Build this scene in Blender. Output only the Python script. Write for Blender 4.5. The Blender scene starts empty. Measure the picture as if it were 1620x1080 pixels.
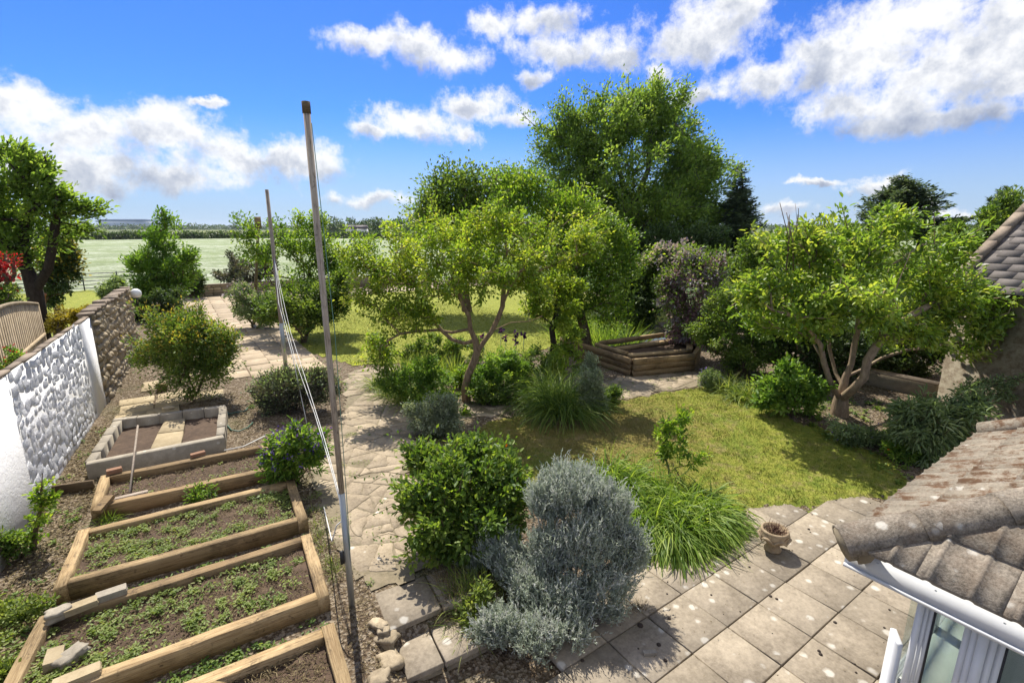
import bpy, bmesh, math, random
import numpy as np
from mathutils import Vector, Matrix
from mathutils.geometry import intersect_point_line

# ------------------------------------------------------------------ camera, light, sky
S = bpy.context.scene
COL = S.collection
YAW = math.radians(34.3)
F_PX = 775.0
PITCH = math.atan(180 / F_PX)
H = 4.3                                    # eye height above the patio (first floor window)
cd = bpy.data.cameras.new('camera')
cam = bpy.data.objects.new('camera', cd)
COL.objects.link(cam)
cd.sensor_width = 36
cd.lens = F_PX / 1620 * 36
cd.clip_start = 0.05
cd.clip_end = 30000
cam.location = (0, 0, H)
cam.rotation_euler = (math.pi / 2 - PITCH, 0, -YAW)
S.camera = cam

SUN_AZ, SUN_EL = math.radians(12.6), math.radians(55)
sd = bpy.data.lights.new('sun', 'SUN')
sd.energy = 3.2
sd.angle = math.radians(0.5)
sd.color = (1.0, 0.94, 0.84)
sun = bpy.data.objects.new('sun', sd)
COL.objects.link(sun)
sdir = Vector((math.sin(SUN_AZ) * math.cos(SUN_EL), math.cos(SUN_AZ) * math.cos(SUN_EL), math.sin(SUN_EL)))
sun.rotation_euler = (-sdir).to_track_quat('-Z', 'Y').to_euler()
S.view_settings.view_transform = 'Standard'
S.view_settings.look = 'None'
S.view_settings.gamma = 1
S.view_settings.use_curve_mapping = False
S.view_settings.exposure = 1.35
S.cycles.diffuse_bounces = 8
S.cycles.max_bounces = 16
SKY_STRENGTH = 0.15

# pixel rays of the photograph's camera, used to survey where things stand
CY, SY = math.cos(YAW), math.sin(YAW)
def ray(u, v):
    dx, dy = (u - 810) / F_PX, (540 - v) / F_PX
    a, b, c = dx, math.cos(PITCH) + dy * math.sin(PITCH), -math.sin(PITCH) + dy * math.cos(PITCH)
    return np.array([CY * a + SY * b, -SY * a + CY * b, c])
FW = np.array([SY, CY, 0.0])
RT = np.array([CY, -SY, 0.0])
UP = np.array([0, 0, 1.0])
def sm(x):
    x = np.clip(x, 0, 1)
    return x * x * (3 - 2 * x)
def terrain(s, t):
    s = np.asarray(s, float); t = np.asarray(t, float)
    lawn = -0.06 + 0.06 * np.maximum(sm((t - 3.5) / 0.15), sm((s - 8.3 - (2.9 - t) * 2.2) / .3) * sm((t - 2.0) / .4)) + 0.26 * sm((t - 3.66 + np.maximum(0, s - 8.6) * .5) / 2.6) * sm((t - 2.2) / .5)
    stepz = -0.06 + 0.10 * sm((t - 3.55) / 0.25) + 0.22 * sm((t - 4.0) / 0.3)
    left = 0.26 - 0.2 * sm((3.6 - t) / 1.2) * sm((s - 0.9) / 0.4)
    a = sm((s - 1.05) / 0.35)
    z = left * (1 - a) + stepz * a
    b = sm((s - 2.5) / 0.8)
    z = z * (1 - b) + lawn * b
    return z
def gp(u, v, z=None):
    d = ray(u, v)
    zz = 0.2 if z is None else z
    for _ in range(4):
        k = (zz - H) / d[2]
        p = np.array([0, 0, H]) + d * k
        if z is not None: break
        zz = float(terrain(p[0], p[1]))
    return p
def wp(u, v, yd):                          # point seen at (u,v) whose forward distance is yd
    d = ray(u, v)
    return np.array([0, 0, H]) + d * (yd / (d @ FW))

# ------------------------------------------------------------------ node helpers
def new_mat(name):
    m = bpy.data.materials.new(name)
    m.use_nodes = True
    nt = m.node_tree
    for n in list(nt.nodes): nt.nodes.remove(n)
    out = nt.nodes.new('ShaderNodeOutputMaterial')
    return m, nt, out
def nd(nt, typ, ins=None, **kw):
    n = nt.nodes.new('ShaderNode' + typ)
    for k, v in kw.items(): setattr(n, k, v)
    for k, v in (ins or {}).items():
        if isinstance(v, bpy.types.NodeSocket): nt.links.new(v, n.inputs[k])
        else: n.inputs[k].default_value = v
    return n
def c4(c): return (c[0], c[1], c[2], 1)
def noise(nt, vec, scale, detail=4, rough=0.6, dist=0):
    return nd(nt, 'TexNoise', {'Vector': vec, 'Scale': scale, 'Detail': detail, 'Roughness': rough, 'Distortion': dist}).outputs['Fac']
def ramp(nt, fac, stops):
    r = nd(nt, 'ValToRGB', {'Fac': fac})
    e = r.color_ramp.elements
    while len(e) < len(stops): e.new(0.5)
    for i, (p, c) in enumerate(stops):
        e[i].position = p
        e[i].color = c4(c) if not np.isscalar(c) else (c, c, c, 1)
    return r.outputs['Color']
def mixc(nt, fac, a, b, mode='MIX'):
    n = nd(nt, 'MixRGB', blend_type=mode)
    for k, v in (('Fac', fac), ('Color1', a), ('Color2', b)):
        if isinstance(v, bpy.types.NodeSocket): nt.links.new(v, n.inputs[k])
        else: n.inputs[k].default_value = v if np.isscalar(v) else c4(v)
    return n.outputs['Color']
def mth(nt, op, a, b=0.0, c=None, clamp=False):
    n = nd(nt, 'Math', operation=op, use_clamp=clamp)
    for i, v in enumerate((a, b) if c is None else (a, b, c)):
        if isinstance(v, bpy.types.NodeSocket): nt.links.new(v, n.inputs[i])
        else: n.inputs[i].default_value = v
    return n.outputs[0]
def coords(nt, world=False):
    if world: return nd(nt, 'NewGeometry').outputs['Position']
    return nd(nt, 'TexCoord').outputs['Object']
def finish(nt, out, col, rough=0.8, bump=None, strength=0.4, dist=0.02, spec=0.3, **kw):
    p = nd(nt, 'BsdfPrincipled')
    if isinstance(col, bpy.types.NodeSocket): nt.links.new(col, p.inputs['Base Color'])
    else: p.inputs['Base Color'].default_value = c4(col)
    if isinstance(rough, bpy.types.NodeSocket): nt.links.new(rough, p.inputs['Roughness'])
    else: p.inputs['Roughness'].default_value = rough
    p.inputs['Specular IOR Level'].default_value = spec
    if bump is not None:
        b = nd(nt, 'Bump', {'Height': bump, 'Strength': strength, 'Distance': dist})
        nt.links.new(b.outputs['Normal'], p.inputs['Normal'])
    for k, v in kw.items(): p.inputs[k].default_value = v
    nt.links.new(p.outputs[0], out.inputs['Surface'])
    return p

# ------------------------------------------------------------------ sky with clouds (world directions)
world = bpy.data.worlds.new('World')
S.world = world
world.use_nodes = True
nt = world.node_tree
for n in list(nt.nodes): nt.nodes.remove(n)
wout = nt.nodes.new('ShaderNodeOutputWorld')
sky = nt.nodes.new('ShaderNodeTexSky')
sky.sky_type = 'NISHITA'
sky.sun_disc = False
sky.sun_elevation = SUN_EL
sky.sun_rotation = SUN_AZ
sky.altitude = 50
sky.air_density = 1.0
sky.dust_density = 0.3
sky.ozone_density = 2.5
gen = nd(nt, 'TexCoord').outputs['Generated']
sep = nd(nt, 'SeparateXYZ', {'Vector': gen})
el = mth(nt, 'ARCSINE', sep.outputs['Z'])
az = mth(nt, 'ARCTAN2', sep.outputs['X'], sep.outputs['Y'])
ae = nd(nt, 'CombineXYZ', {'X': az, 'Y': el, 'Z': 0.0}).outputs[0]
n_big = nd(nt, 'TexNoise', {'Vector': gen, 'Scale': 9.0, 'Detail': 7, 'Roughness': 0.62, 'Distortion': 0.25})
wob = nd(nt, 'VectorMath', {0: n_big.outputs['Color'], 1: (0.5, 0.5, 0.5)}, operation='SUBTRACT').outputs[0]
wob = nd(nt, 'VectorMath', {0: wob, 1: (0.16, 0.09, 0)}, operation='MULTIPLY').outputs[0]
aew = nd(nt, 'VectorMath', {0: ae, 1: wob}, operation='ADD').outputs[0]
CLOUDS = [(590, 62, 85, 28), (690, 88, 85, 30), (655, 72, 60, 22), (780, 40, 50, 26), (850, 32, 75, 34), (890, 82, 80, 26), (975, 88, 62, 36), (1110, 55, 95, 58), (1150, 18, 90, 34),
          (1310, 80, 130, 60), (1430, 40, 170, 60), (1540, 90, 170, 90), (1200, 128, 120, 34), (1390, 165, 190, 42), (1560, 185, 120, 30), (1620, 30, 120, 70), (1450, 190, 220, 34), (1330, 110, 150, 60), (1600, 130, 120, 80), (1480, 110, 150, 60), (1110, 150, 60, 18),
          (50, 170, 110, 50), (160, 215, 150, 60), (290, 215, 120, 55), (390, 250, 120, 45), (470, 248, 95, 36), (120, 265, 220, 45), (260, 282, 180, 28), (-60, 210, 130, 70),
          (650, 195, 88, 32), (720, 208, 60, 24), (750, 160, 75, 26), (810, 182, 60, 20), (600, 205, 45, 18),
          (575, 312, 70, 16), (1385, 296, 38, 17), (1310, 288, 55, 8), (350, 163, 40, 10), (833, 122, 26, 18), (1050, 118, 34, 16), (1240, 330, 60, 14), (1500, 330, 90, 16),
          (-420, 60, 200, 60), (2050, 120, 240, 80), (2500, 250, 200, 60)]
dmin = None
sw = None
swy = None
shade = None
for (u, v, ru, rv) in CLOUDS:
    d = ray(u, v); d /= np.linalg.norm(d)
    a0, e0 = math.atan2(d[0], d[1]), math.asin(d[2])
    r2 = 1 + ((u - 810) / F_PX) ** 2 + ((v - 540) / F_PX) ** 2
    ra, re = ru / F_PX / math.sqrt(1 + ((u - 810) / F_PX) ** 2) ** 1.8 , rv / F_PX / math.sqrt(r2)
    q = nd(nt, 'VectorMath', {0: aew, 1: (a0, e0, 0)}, operation='SUBTRACT').outputs[0]
    q = nd(nt, 'VectorMath', {0: q, 1: (1 / ra, 1 / re, 0)}, operation='MULTIPLY').outputs[0]
    L = nd(nt, 'VectorMath', {0: q}, operation='LENGTH').outputs['Value']
    dmin = L if dmin is None else mth(nt, 'SMOOTH_MIN', dmin, L, 0.35)
    w_ = mth(nt, 'POWER', mth(nt, 'MAXIMUM', mth(nt, 'SUBTRACT', 1.7, L), 0.0), 2.0)
    wy = mth(nt, 'MULTIPLY', w_, nd(nt, 'SeparateXYZ', {'Vector': q}).outputs['Y'])
    sw = w_ if sw is None else mth(nt, 'ADD', sw, w_)
    swy = wy if swy is None else mth(nt, 'ADD', swy, wy)
n_f = noise(nt, gen, 26, 8, 0.68)
n_m = noise(nt, gen, 7, 5, 0.6)
dens = mth(nt, 'SUBTRACT', 1.0, dmin)
dens = mth(nt, 'ADD', dens, mth(nt, 'MULTIPLY', mth(nt, 'SUBTRACT', n_f, 0.5), 1.9))
dens = mth(nt, 'ADD', dens, mth(nt, 'MULTIPLY', mth(nt, 'SUBTRACT', n_m, 0.5), 0.9))
# a second layer: clouds continue out of view, made denser for whiter fill light
lay = nd(nt, 'VectorMath', {0: gen, 1: (1, 1, 0)}, operation='MULTIPLY').outputs[0]
zden = mth(nt, 'MAXIMUM', sep.outputs['Z'], 0.06)
lay = nd(nt, 'VectorMath', {0: lay, 'Scale': mth(nt, 'DIVIDE', 1.0, zden)}, operation='SCALE').outputs[0]
n_l = noise(nt, lay, 0.55, 7, 0.62)
behind = mth(nt, 'MULTIPLY', mth(nt, 'SUBTRACT', n_l, 0.43), 5.0)
fdir = nd(nt, 'VectorMath', {0: gen, 1: tuple(FW)}, operation='DOT_PRODUCT').outputs['Value']
away = mth(nt, 'MULTIPLY', mth(nt, 'SUBTRACT', 0.55, fdir), 4.0, clamp=True)
high = mth(nt, 'MULTIPLY', mth(nt, 'SUBTRACT', el, 0.42), 6.0, clamp=True)
away = mth(nt, 'MAXIMUM', away, high)
dens = mth(nt, 'ADD', mth(nt, 'MULTIPLY', dens, mth(nt, 'SUBTRACT', 1.0, away)), mth(nt, 'MULTIPLY', behind, away))
mask = nd(nt, 'MapRange', {'Value': dens, 'From Min': -0.04, 'From Max': 0.75}, interpolation_type='SMOOTHSTEP').outputs[0]
hz = nd(nt, 'MapRange', {'Value': el, 'From Min': 0.0, 'From Max': 0.21}, interpolation_type='SMOOTHSTEP').outputs[0]
# bright cauliflower tops, blue-grey thick parts
n_s = noise(nt, nd(nt, 'VectorMath', {0: gen, 1: (0.0, 0.0, 0.03)}, operation='ADD').outputs[0], 15, 7, 0.62)
sh = mth(nt, 'ADD', mth(nt, 'MULTIPLY', mth(nt, 'SUBTRACT', n_s, 0.5), 2.1), mth(nt, 'SUBTRACT', 0.98, mth(nt, 'MULTIPLY', dens, 0.42)))
yav = mth(nt, 'DIVIDE', swy, mth(nt, 'MAXIMUM', sw, 0.05))
sh = mth(nt, 'ADD', sh, mth(nt, 'MULTIPLY', mth(nt, 'MULTIPLY', mth(nt, 'MAXIMUM', mth(nt, 'MINIMUM', yav, 0.8), -0.9), 0.65), mth(nt, 'SUBTRACT', 1.0, away)))
ccol = ramp(nt, sh, [(0.0, (.98, 1.12, 1.45)), (0.42, (1.7, 1.8, 2.0)), (0.8, (2.75, 2.75, 2.75))])
skyc = nd(nt, 'HueSaturation', {'Color': sky.outputs[0], 'Saturation': 1.15, 'Value': 1.0, 'Hue': 0.51}).outputs[0]
skyc = mixc(nt, 1.0, skyc, (.12, .232, .41), 'MULTIPLY')
veil = mth(nt, 'MULTIPLY', mth(nt, 'SUBTRACT', 1.0, hz), 0.8)
skyc = mixc(nt, veil, skyc, (1.38, 1.7, 2.25))
mk_ = mth(nt, 'MULTIPLY', mask, 0.96)
tot = mixc(nt, mk_, skyc, ccol)
bg = nd(nt, 'Background', {'Color': tot, 'Strength': SKY_STRENGTH})
nt.links.new(bg.outputs[0], wout.inputs['Surface'])

# ------------------------------------------------------------------ object helpers
def tag(o, label=None, cat=None, group=None, kind=None):
    if label: o['label'] = label
    if cat: o['category'] = cat
    if group: o['group'] = group
    if kind: o['kind'] = kind
    return o
def empty(name, loc, label=None, cat=None, group=None, kind=None):
    o = bpy.data.objects.new(name, None)
    COL.objects.link(o)
    o.location = tuple(loc)
    o.empty_display_size = 0.1
    return tag(o, label, cat, group, kind)
def origin(o):
    p = np.zeros(3)
    while o is not None:
        p = p + np.array(o.location); o = o.parent
    return p
def make_mesh(name, V, Fs, rnd=None, smooth=False):
    V = np.asarray(V, np.float32)
    Fs = [np.asarray(f, np.int32) for f in (Fs if isinstance(Fs, list) else [Fs])]
    Fs = [f for f in Fs if len(f)]
    me = bpy.data.meshes.new(name)
    me.vertices.add(len(V)); me.vertices.foreach_set('co', V.ravel())
    nl = sum(f.size for f in Fs); npoly = sum(len(f) for f in Fs)
    me.loops.add(nl); me.loops.foreach_set('vertex_index', np.concatenate([f.ravel() for f in Fs]))
    me.polygons.add(npoly)
    tot = np.concatenate([np.full(len(f), f.shape[1], np.int32) for f in Fs])
    st = np.concatenate([[0], np.cumsum(tot)[:-1]]).astype(np.int32)
    me.polygons.foreach_set('loop_start', st)
    if smooth: me.polygons.foreach_set('use_smooth', np.ones(npoly, bool))
    if rnd is not None:
        a = me.attributes.new('rnd', 'FLOAT', 'POINT')
        a.data.foreach_set('value', np.asarray(rnd, np.float32))
    me.update(calc_edges=True)
    return me
def link(name, me, mat, parent=None, loc=(0, 0, 0), **kw):
    if mat is not None and not me.materials: me.materials.append(mat)
    o = bpy.data.objects.new(name, me)
    COL.objects.link(o)
    if parent is not None: o.parent = parent
    o.location = tuple(loc)
    return tag(o, **kw)
def part(name, V, F, mat, parent=None, rnd=None, smooth=False, base=None, **kw):
    """mesh given in world coordinates; stored relative to its thing"""
    V = np.asarray(V, float)
    if parent is not None: og = origin(parent); loc = (0, 0, 0)
    else:
        og = np.asarray(base, float) if base is not None else np.zeros(3)
        loc = og
    return link(name, make_mesh(name, V - og, F, rnd, smooth), mat, parent, loc, **kw)
class MB:                                  # mesh buffer in world coordinates
    def __init__(s): s.V = []; s.F = {}; s.n = 0
    def add(s, V, F):
        V = np.asarray(V, float)
        for f in (F if isinstance(F, list) else [F]):
            f = np.asarray(f, int)
            if len(f): s.F.setdefault(f.shape[1], []).append(f + s.n)
        s.V.append(V); s.n += len(V); return s
    def box(s, x0, x1, y0, y1, z0, z1):
        V = [(x, y, z) for z in (z0, z1) for (x, y) in ((x0, y0), (x1, y0), (x1, y1), (x0, y1))]
        return s.add(V, [[(0, 3, 2, 1), (4, 5, 6, 7), (0, 1, 5, 4), (1, 2, 6, 5), (2, 3, 7, 6), (3, 0, 4, 7)]])
    def prism(s, poly, z0, z1, bev=0.0):
        p = np.asarray(poly, float); n = len(p)
        c = p.mean(0)
        rings = [(p, z0)]
        if bev:
            d = p - c; q = c + d * (1 - bev / np.maximum(np.linalg.norm(d, axis=1, keepdims=True), 1e-6))
            rings += [(p, z1 - bev), (q, z1)]
        else: rings += [(p, z1)]
        z1v = z1 if np.ndim(z1) else None
        V = np.concatenate([np.c_[r, np.full(n, z)] for r, z in rings])
        F = [(k * n + i, k * n + (i + 1) % n, (k + 1) * n + (i + 1) % n, (k + 1) * n + i) for k in range(len(rings) - 1) for i in range(n)]
        s.add(V, [F]); s.F.setdefault(n, []).append(np.array([[s.n - n + i for i in range(n)]]))
        return s
    def tube(s, P, R, n=8, cap=True):
        P = np.asarray(P, float); m = len(P); R = np.broadcast_to(np.asarray(R, float), (m,))
        T = np.gradient(P, axis=0) if m > 2 else np.repeat([P[1] - P[0]], 2, 0)
        T /= np.linalg.norm(T, axis=1, keepdims=True) + 1e-9
        ref = np.array([0.31, 0.95, 0.05]) if abs(T[:, 2]).mean() > 0.5 else UP
        A = np.cross(T, ref); A /= np.linalg.norm(A, axis=1, keepdims=True) + 1e-9
        B = np.cross(T, A)
        th = np.arange(n) / n * 2 * np.pi
        V = (P[:, None] + R[:, None, None] * (np.cos(th)[None, :, None] * A[:, None] + np.sin(th)[None, :, None] * B[:, None])).reshape(-1, 3)
        i = np.arange(m - 1)[:, None] * n; j = np.arange(n)[None]; j2 = (j + 1) % n
        F = np.stack([i + j, i + n + j, i + n + j2, i + j2], -1).reshape(-1, 4)
        s.add(V, [F])
        if cap and n > 3:
            s.F.setdefault(n, []).append(np.array([[s.n - m * n + k for k in range(n)], [s.n - 1 - k for k in range(n)]]))
        return s
    def lathe(s, prof, c, n=20):
        prof = np.asarray(prof, float); m = len(prof)
        th = np.arange(n) / n * 2 * np.pi
        V = np.stack([c[0] + prof[:, None, 0] * np.cos(th), c[1] + prof[:, None, 0] * np.sin(th), c[2] + np.repeat(prof[:, 1:2], n, 1)], -1).reshape(-1, 3)
        i = np.arange(m - 1)[:, None] * n; j = np.arange(n)[None]; j2 = (j + 1) % n
        return s.add(V, [np.stack([i + j, i + j2, i + n + j2, i + n + j], -1).reshape(-1, 4)])
    def out(s): return np.concatenate(s.V), [np.concatenate(v) for v in s.F.values()]
    def build(s, name, mat, parent=None, smooth=False, base=None, **kw):
        V, F = s.out()
        return part(name, V, F, mat, parent, None, smooth, base, **kw)

# ------------------------------------------------------------------ materials
M = {}
def leaf_mat(name, c1, c2, c3, trans=0.38, rough=0.5, spec=0.35):
    g = 1.0 if name.startswith('petal') or name in ('leaf_grey', 'leaf_dry', 'leaf_red', 'leaf_weed') else 2.0
    c1, c2, c3 = [tuple(min(.5, x * g) for x in c) for c in (c1, c2, c3)]
    trans = min(.55, trans * 1.25)
    tint = (1.1, 1.1, 1.0) if name in ('leaf_grey', 'leaf_purple', 'leaf_dry') else (1.27, 1.25, .6)
    m, nt, out = new_mat(name)
    a = nd(nt, 'Attribute', attribute_name='rnd').outputs['Fac']
    col = ramp(nt, a, [(0.05, c1), (0.5, c2), (0.95, c3)])
    p = finish(nt, out, col, rough, spec=spec)
    tcol = mixc(nt, 1.0, col, tint, 'MULTIPLY')
    tr = nd(nt, 'BsdfTranslucent', {'Color': tcol})
    mx = nd(nt, 'MixShader', {0: trans, 1: p.outputs[0], 2: tr.outputs[0]})
    nt.links.new(mx.outputs[0], out.inputs['Surface'])
    M[name] = m
leaf_mat('leaf_spring', (.035, .075, .010), (.085, .145, .016), (.20, .25, .03), .42)
leaf_mat('leaf_gnarl', (.05, .085, .012), (.125, .18, .02), (.24, .28, .04), .44)
leaf_mat('leaf_mid', (.028, .058, .011), (.065, .105, .018), (.14, .18, .035), .4)
leaf_mat('leaf_green', (.03, .068, .011), (.075, .135, .02), (.16, .22, .04), .42)
leaf_mat('leaf_big', (.045, .08, .016), (.095, .15, .03), (.17, .22, .048), .44)
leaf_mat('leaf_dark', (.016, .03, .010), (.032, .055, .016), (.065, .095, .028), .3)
leaf_mat('leaf_conifer', (.03, .048, .03), (.052, .076, .042), (.08, .105, .055), .22)
leaf_mat('leaf_fig', (.05, .095, .016), (.115, .175, .026), (.23, .28, .045), .44, .42, .45)
leaf_mat('leaf_grey', (.25, .295, .225), (.41, .46, .365), (.60, .64, .53), .3, .8, .1)
leaf_mat('leaf_greygreen', (.05, .078, .032), (.10, .14, .058), (.19, .23, .12), .32)
leaf_mat('leaf_sage', (.02, .03, .018), (.05, .055, .035), (.10, .085, .065), .22)
leaf_mat('leaf_purple', (.05, .028, .028), (.14, .08, .085), (.33, .25, .26), .3)
leaf_mat('leaf_red', (.25, .008, .015), (.45, .015, .03), (.6, .05, .05), .35)
leaf_mat('leaf_orange', (.10, .075, .014), (.16, .135, .02), (.22, .165, .028), .38)
leaf_mat('leaf_grass', (.045, .085, .012), (.095, .15, .022), (.175, .22, .045), .44)
leaf_mat('leaf_silver', (.07, .09, .055), (.13, .155, .10), (.21, .235, .165), .3)
leaf_mat('leaf_strap', (.035, .065, .010), (.085, .125, .022), (.19, .21, .06), .42)
leaf_mat('leaf_dry', (.07, .05, .022), (.17, .13, .06), (.30, .24, .13), .2, .8)
leaf_mat('leaf_weed', (.10, .15, .03), (.20, .27, .06), (.34, .38, .12), .38)
leaf_mat('petal_violet', (.06, .03, .20), (.13, .07, .36), (.24, .16, .50), .3)
leaf_mat('petal_iris', (.03, .006, .05), (.06, .015, .10), (.12, .03, .16), .3)
leaf_mat('petal_lilac', (.26, .2, .28), (.40, .32, .40), (.55, .47, .52), .3)
leaf_mat('petal_orange', (.55, .09, .01), (.7, .14, .01), (.8, .22, .02), .3)

def bark(name, a, b, sc=14, lich=0.0):
    m, nt, out = new_mat(name)
    co = coords(nt)
    st = nd(nt, 'Mapping', {'Vector': co, 'Scale': (1, 1, 0.3)}).outputs[0]
    n1 = noise(nt, st, sc, 6, 0.65, 0.4)
    col = ramp(nt, n1, [(0.3, a), (0.7, b)])
    if lich:
        n2 = noise(nt, co, 5, 5, 0.7)
        col = mixc(nt, mth(nt, 'MULTIPLY', ramp(nt, n2, [(0.5, 0.0), (0.62, 1.0)]), lich), col, (.26, .23, .12))
    finish(nt, out, col, 0.9, n1, 0.7, 0.02, 0.2)
    M[name] = m
bark('bark_brown', (.05, .035, .022), (.16, .115, .07), 18, 0.35)
bark('bark_pale', (.13, .085, .05), (.36, .25, .15), 18, 0.25)
bark('bark_fig', (.14, .098, .064), (.37, .28, .19), 16, 0.3)
bark('bark_dark', (.018, .013, .010), (.06, .045, .033), 14)
bark('bark_grey', (.045, .04, .033), (.13, .115, .095), 16)

def stone_mat(name, a, b, lich=0.0, spots=0.0, sc=6.0, moss=0.0, rnd_amt=0.35, grit=0.25):
    m, nt, out = new_mat(name)
    co = coords(nt)
    oi = nd(nt, 'ObjectInfo').outputs['Random']
    off = nd(nt, 'VectorMath', {0: co, 1: nd(nt, 'CombineXYZ', {'X': mth(nt, 'MULTIPLY', oi, 37.0), 'Y': mth(nt, 'MULTIPLY', oi, 91.0), 'Z': oi}).outputs[0]}, operation='ADD').outputs[0]
    n1 = noise(nt, off, sc, 8, 0.7)
    n2 = noise(nt, off, sc * 9, 4, 0.7)
    n3 = noise(nt, off, sc * 0.33, 4, 0.6)
    f = mth(nt, 'ADD', mth(nt, 'MULTIPLY', n1, 0.6), mth(nt, 'ADD', mth(nt, 'SUBTRACT', mth(nt, 'MULTIPLY', n2, grit), (grit - .25) * .5), mth(nt, 'MULTIPLY', n3, 0.25)))
    col = ramp(nt, f, [(0.36, a), (0.72, b)])
    var = mth(nt, 'ADD', 1 - rnd_amt / 2, mth(nt, 'MULTIPLY', oi, rnd_amt))
    col = mixc(nt, 1.0, col, nd(nt, 'CombineXYZ', {'X': var, 'Y': var, 'Z': mth(nt, 'MULTIPLY', var, 0.98)}).outputs[0], 'MULTIPLY')
    if lich:
        vor = nd(nt, 'TexVoronoi', {'Vector': off, 'Scale': spots, 'Randomness': 1.0}, feature='F1')
        wv = mth(nt, 'ADD', vor.outputs['Distance'], mth(nt, 'ADD', mth(nt, 'MULTIPLY', mth(nt, 'SUBTRACT', n2, 0.5), 0.5), mth(nt, 'MULTIPLY', mth(nt, 'SUBTRACT', n1, 0.5), 0.3)))
        sel = nd(nt, 'SeparateColor', {0: vor.outputs['Color']}).outputs[0]
        rad = mth(nt, 'MULTIPLY', mth(nt, 'SUBTRACT', sel, 1 - lich, clamp=True), 0.42 / max(lich, .01))
        sp = mth(nt, 'MULTIPLY', mth(nt, 'SUBTRACT', rad, wv), 6.0, clamp=True)
        col = mixc(nt, mth(nt, 'MULTIPLY', sp, mth(nt, 'ADD', 0.35, mth(nt, 'MULTIPLY', sel, 0.35))), col, (.55, .52, .45))
    if moss:
        n4 = noise(nt, off, 6.0, 8, 0.75)
        col = mixc(nt, mth(nt, 'MULTIPLY', ramp(nt, n4, [(0.47, 0.0), (0.58, 1.0)]), moss), col, (.105, .058, .03))
    finish(nt, out, col, 0.88, f, 0.5, 0.012, 0.25)
    M[name] = m
stone_mat('patio_slab', (.145, .118, .086), (.36, .305, .232), 0.5, 7.0, 2.2, 0, 0.36, .45)
stone_mat('paving', (.185, .145, .098), (.39, .32, .23), 0.10, 9.0, 3.0, 0, 0.26, .6)
stone_mat('terrace', (.26, .20, .13), (.46, .37, .265), 0.0, 8, 3.0, 0, 0.3)
stone_mat('sandstone', (.24, .185, .105), (.44, .36, .235), 0.0, 8, 4.0, 0, 0.25)
stone_mat('rubble', (.14, .11, .07), (.46, .375, .26), 0.0, 8, 8.0, 0, 0.7)
stone_mat('path_joint', (.10, .085, .05), (.27, .22, .15), 0.0, 8, 14.0, 0, 0)
stone_mat('mortar', (.14, .115, .08), (.27, .225, .16), 0.0, 8, 8.0, 0, 0)
stone_mat('coping', (.13, .10, .075), (.30, .24, .18), 0.15, 10, 8.0, 0, 0.3)
stone_mat('block', (.18, .155, .12), (.37, .33, .265), 0.15, 12, 6.0, 0, 0.2)
stone_mat('roof_tile', (.07, .057, .043), (.31, .265, .21), 0.5, 11.0, 7.0, 0.25, 0.25, .7)
stone_mat('roof_tile_moss', (.15, .125, .093), (.34, .295, .23), 0.2, 9.0, 6.0, 1.0, 0.25, .6)
stone_mat('slate', (.085, .075, .07), (.17, .15, .14), 0.06, 5, 3.0, 0, 0.35)
stone_mat('render', (.20, .165, .115), (.56, .50, .39), 0.0, 5, 2.2, .55, 0)
stone_mat('brick_red', (.15, .08, .05), (.27, .155, .10), 0.0, 5, 9, 0, 0.3)
stone_mat('terracotta', (.25, .10, .05), (.36, .16, .09), 0, 5, 9)
stone_mat('urn_stone', (.17, .115, .065), (.38, .30, .20), 0.12, 14, 12.0, 0, 0)
stone_mat('fence_wood', (.20, .145, .085), (.42, .34, .23), 0, 5, 7, 0, 0.3)
stone_mat('soil_bed', (.03, .018, .012), (.115, .076, .05), 0, 5, 9, 0, 0)

m, nt, out = new_mat('white_paint')
co = coords(nt, True)
n1 = noise(nt, co, 3.0, 6, 0.7); n2 = noise(nt, co, 30, 5, 0.7)
col = mixc(nt, mth(nt, 'MULTIPLY', ramp(nt, n1, [(0.5, 0.0), (0.75, 1.0)]), 0.35), (.74, .74, .74), (.56, .545, .51))
finish(nt, out, col, 0.75, mth(nt, 'ADD', n2, mth(nt, 'MULTIPLY', n1, 2.0)), 0.6, 0.02)
M['white_paint'] = m
def plain(name, col, rough=0.5, spec=0.5, **kw):
    m, nt, out = new_mat(name)
    n1 = noise(nt, coords(nt), 9, 5, 0.6)
    c = mixc(nt, n1, tuple(x * 0.88 for x in col), tuple(min(1, x * 1.08) for x in col))
    finish(nt, out, c, rough, None, spec=spec, **kw)
    M[name] = m
plain('upvc', (.66, .67, .675), 0.35)
plain('lamp_glass', (.85, .85, .82), 0.25)
plain('iron', (.03, .04, .045), 0.5)
plain('bristle', (.09, .045, .035), 0.9)
plain('rope_white', (.55, .55, .52), 0.8)
plain('rope_green', (.12, .22, .16), 0.8)
plain('hose_green', (.05, .12, .08), 0.4)
plain('dead_stem', (.10, .045, .03), 0.9)
plain('cane', (.45, .36, .22), 0.7)
plain('dropping', (.035, .024, .017), 0.9)
plain('rubber', (.02, .02, .022), 0.6)
plain('hall_wall', (.42, .50, .62), 0.5)
plain('hall_band', (.16, .24, .38), 0.5)
plain('house_white', (.7, .7, .68), 0.7)
plain('house_roof', (.10, .085, .085), 0.8)
plain('window_dark', (.03, .035, .045), 0.15)
plain('inside_floor', (.72, .75, .68), 0.6)
plain('dark_water', (.006, .008, .008), 0.06)
plain('alu', (.35, .37, .37), 0.4, 0.5, Metallic=0.6)

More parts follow.
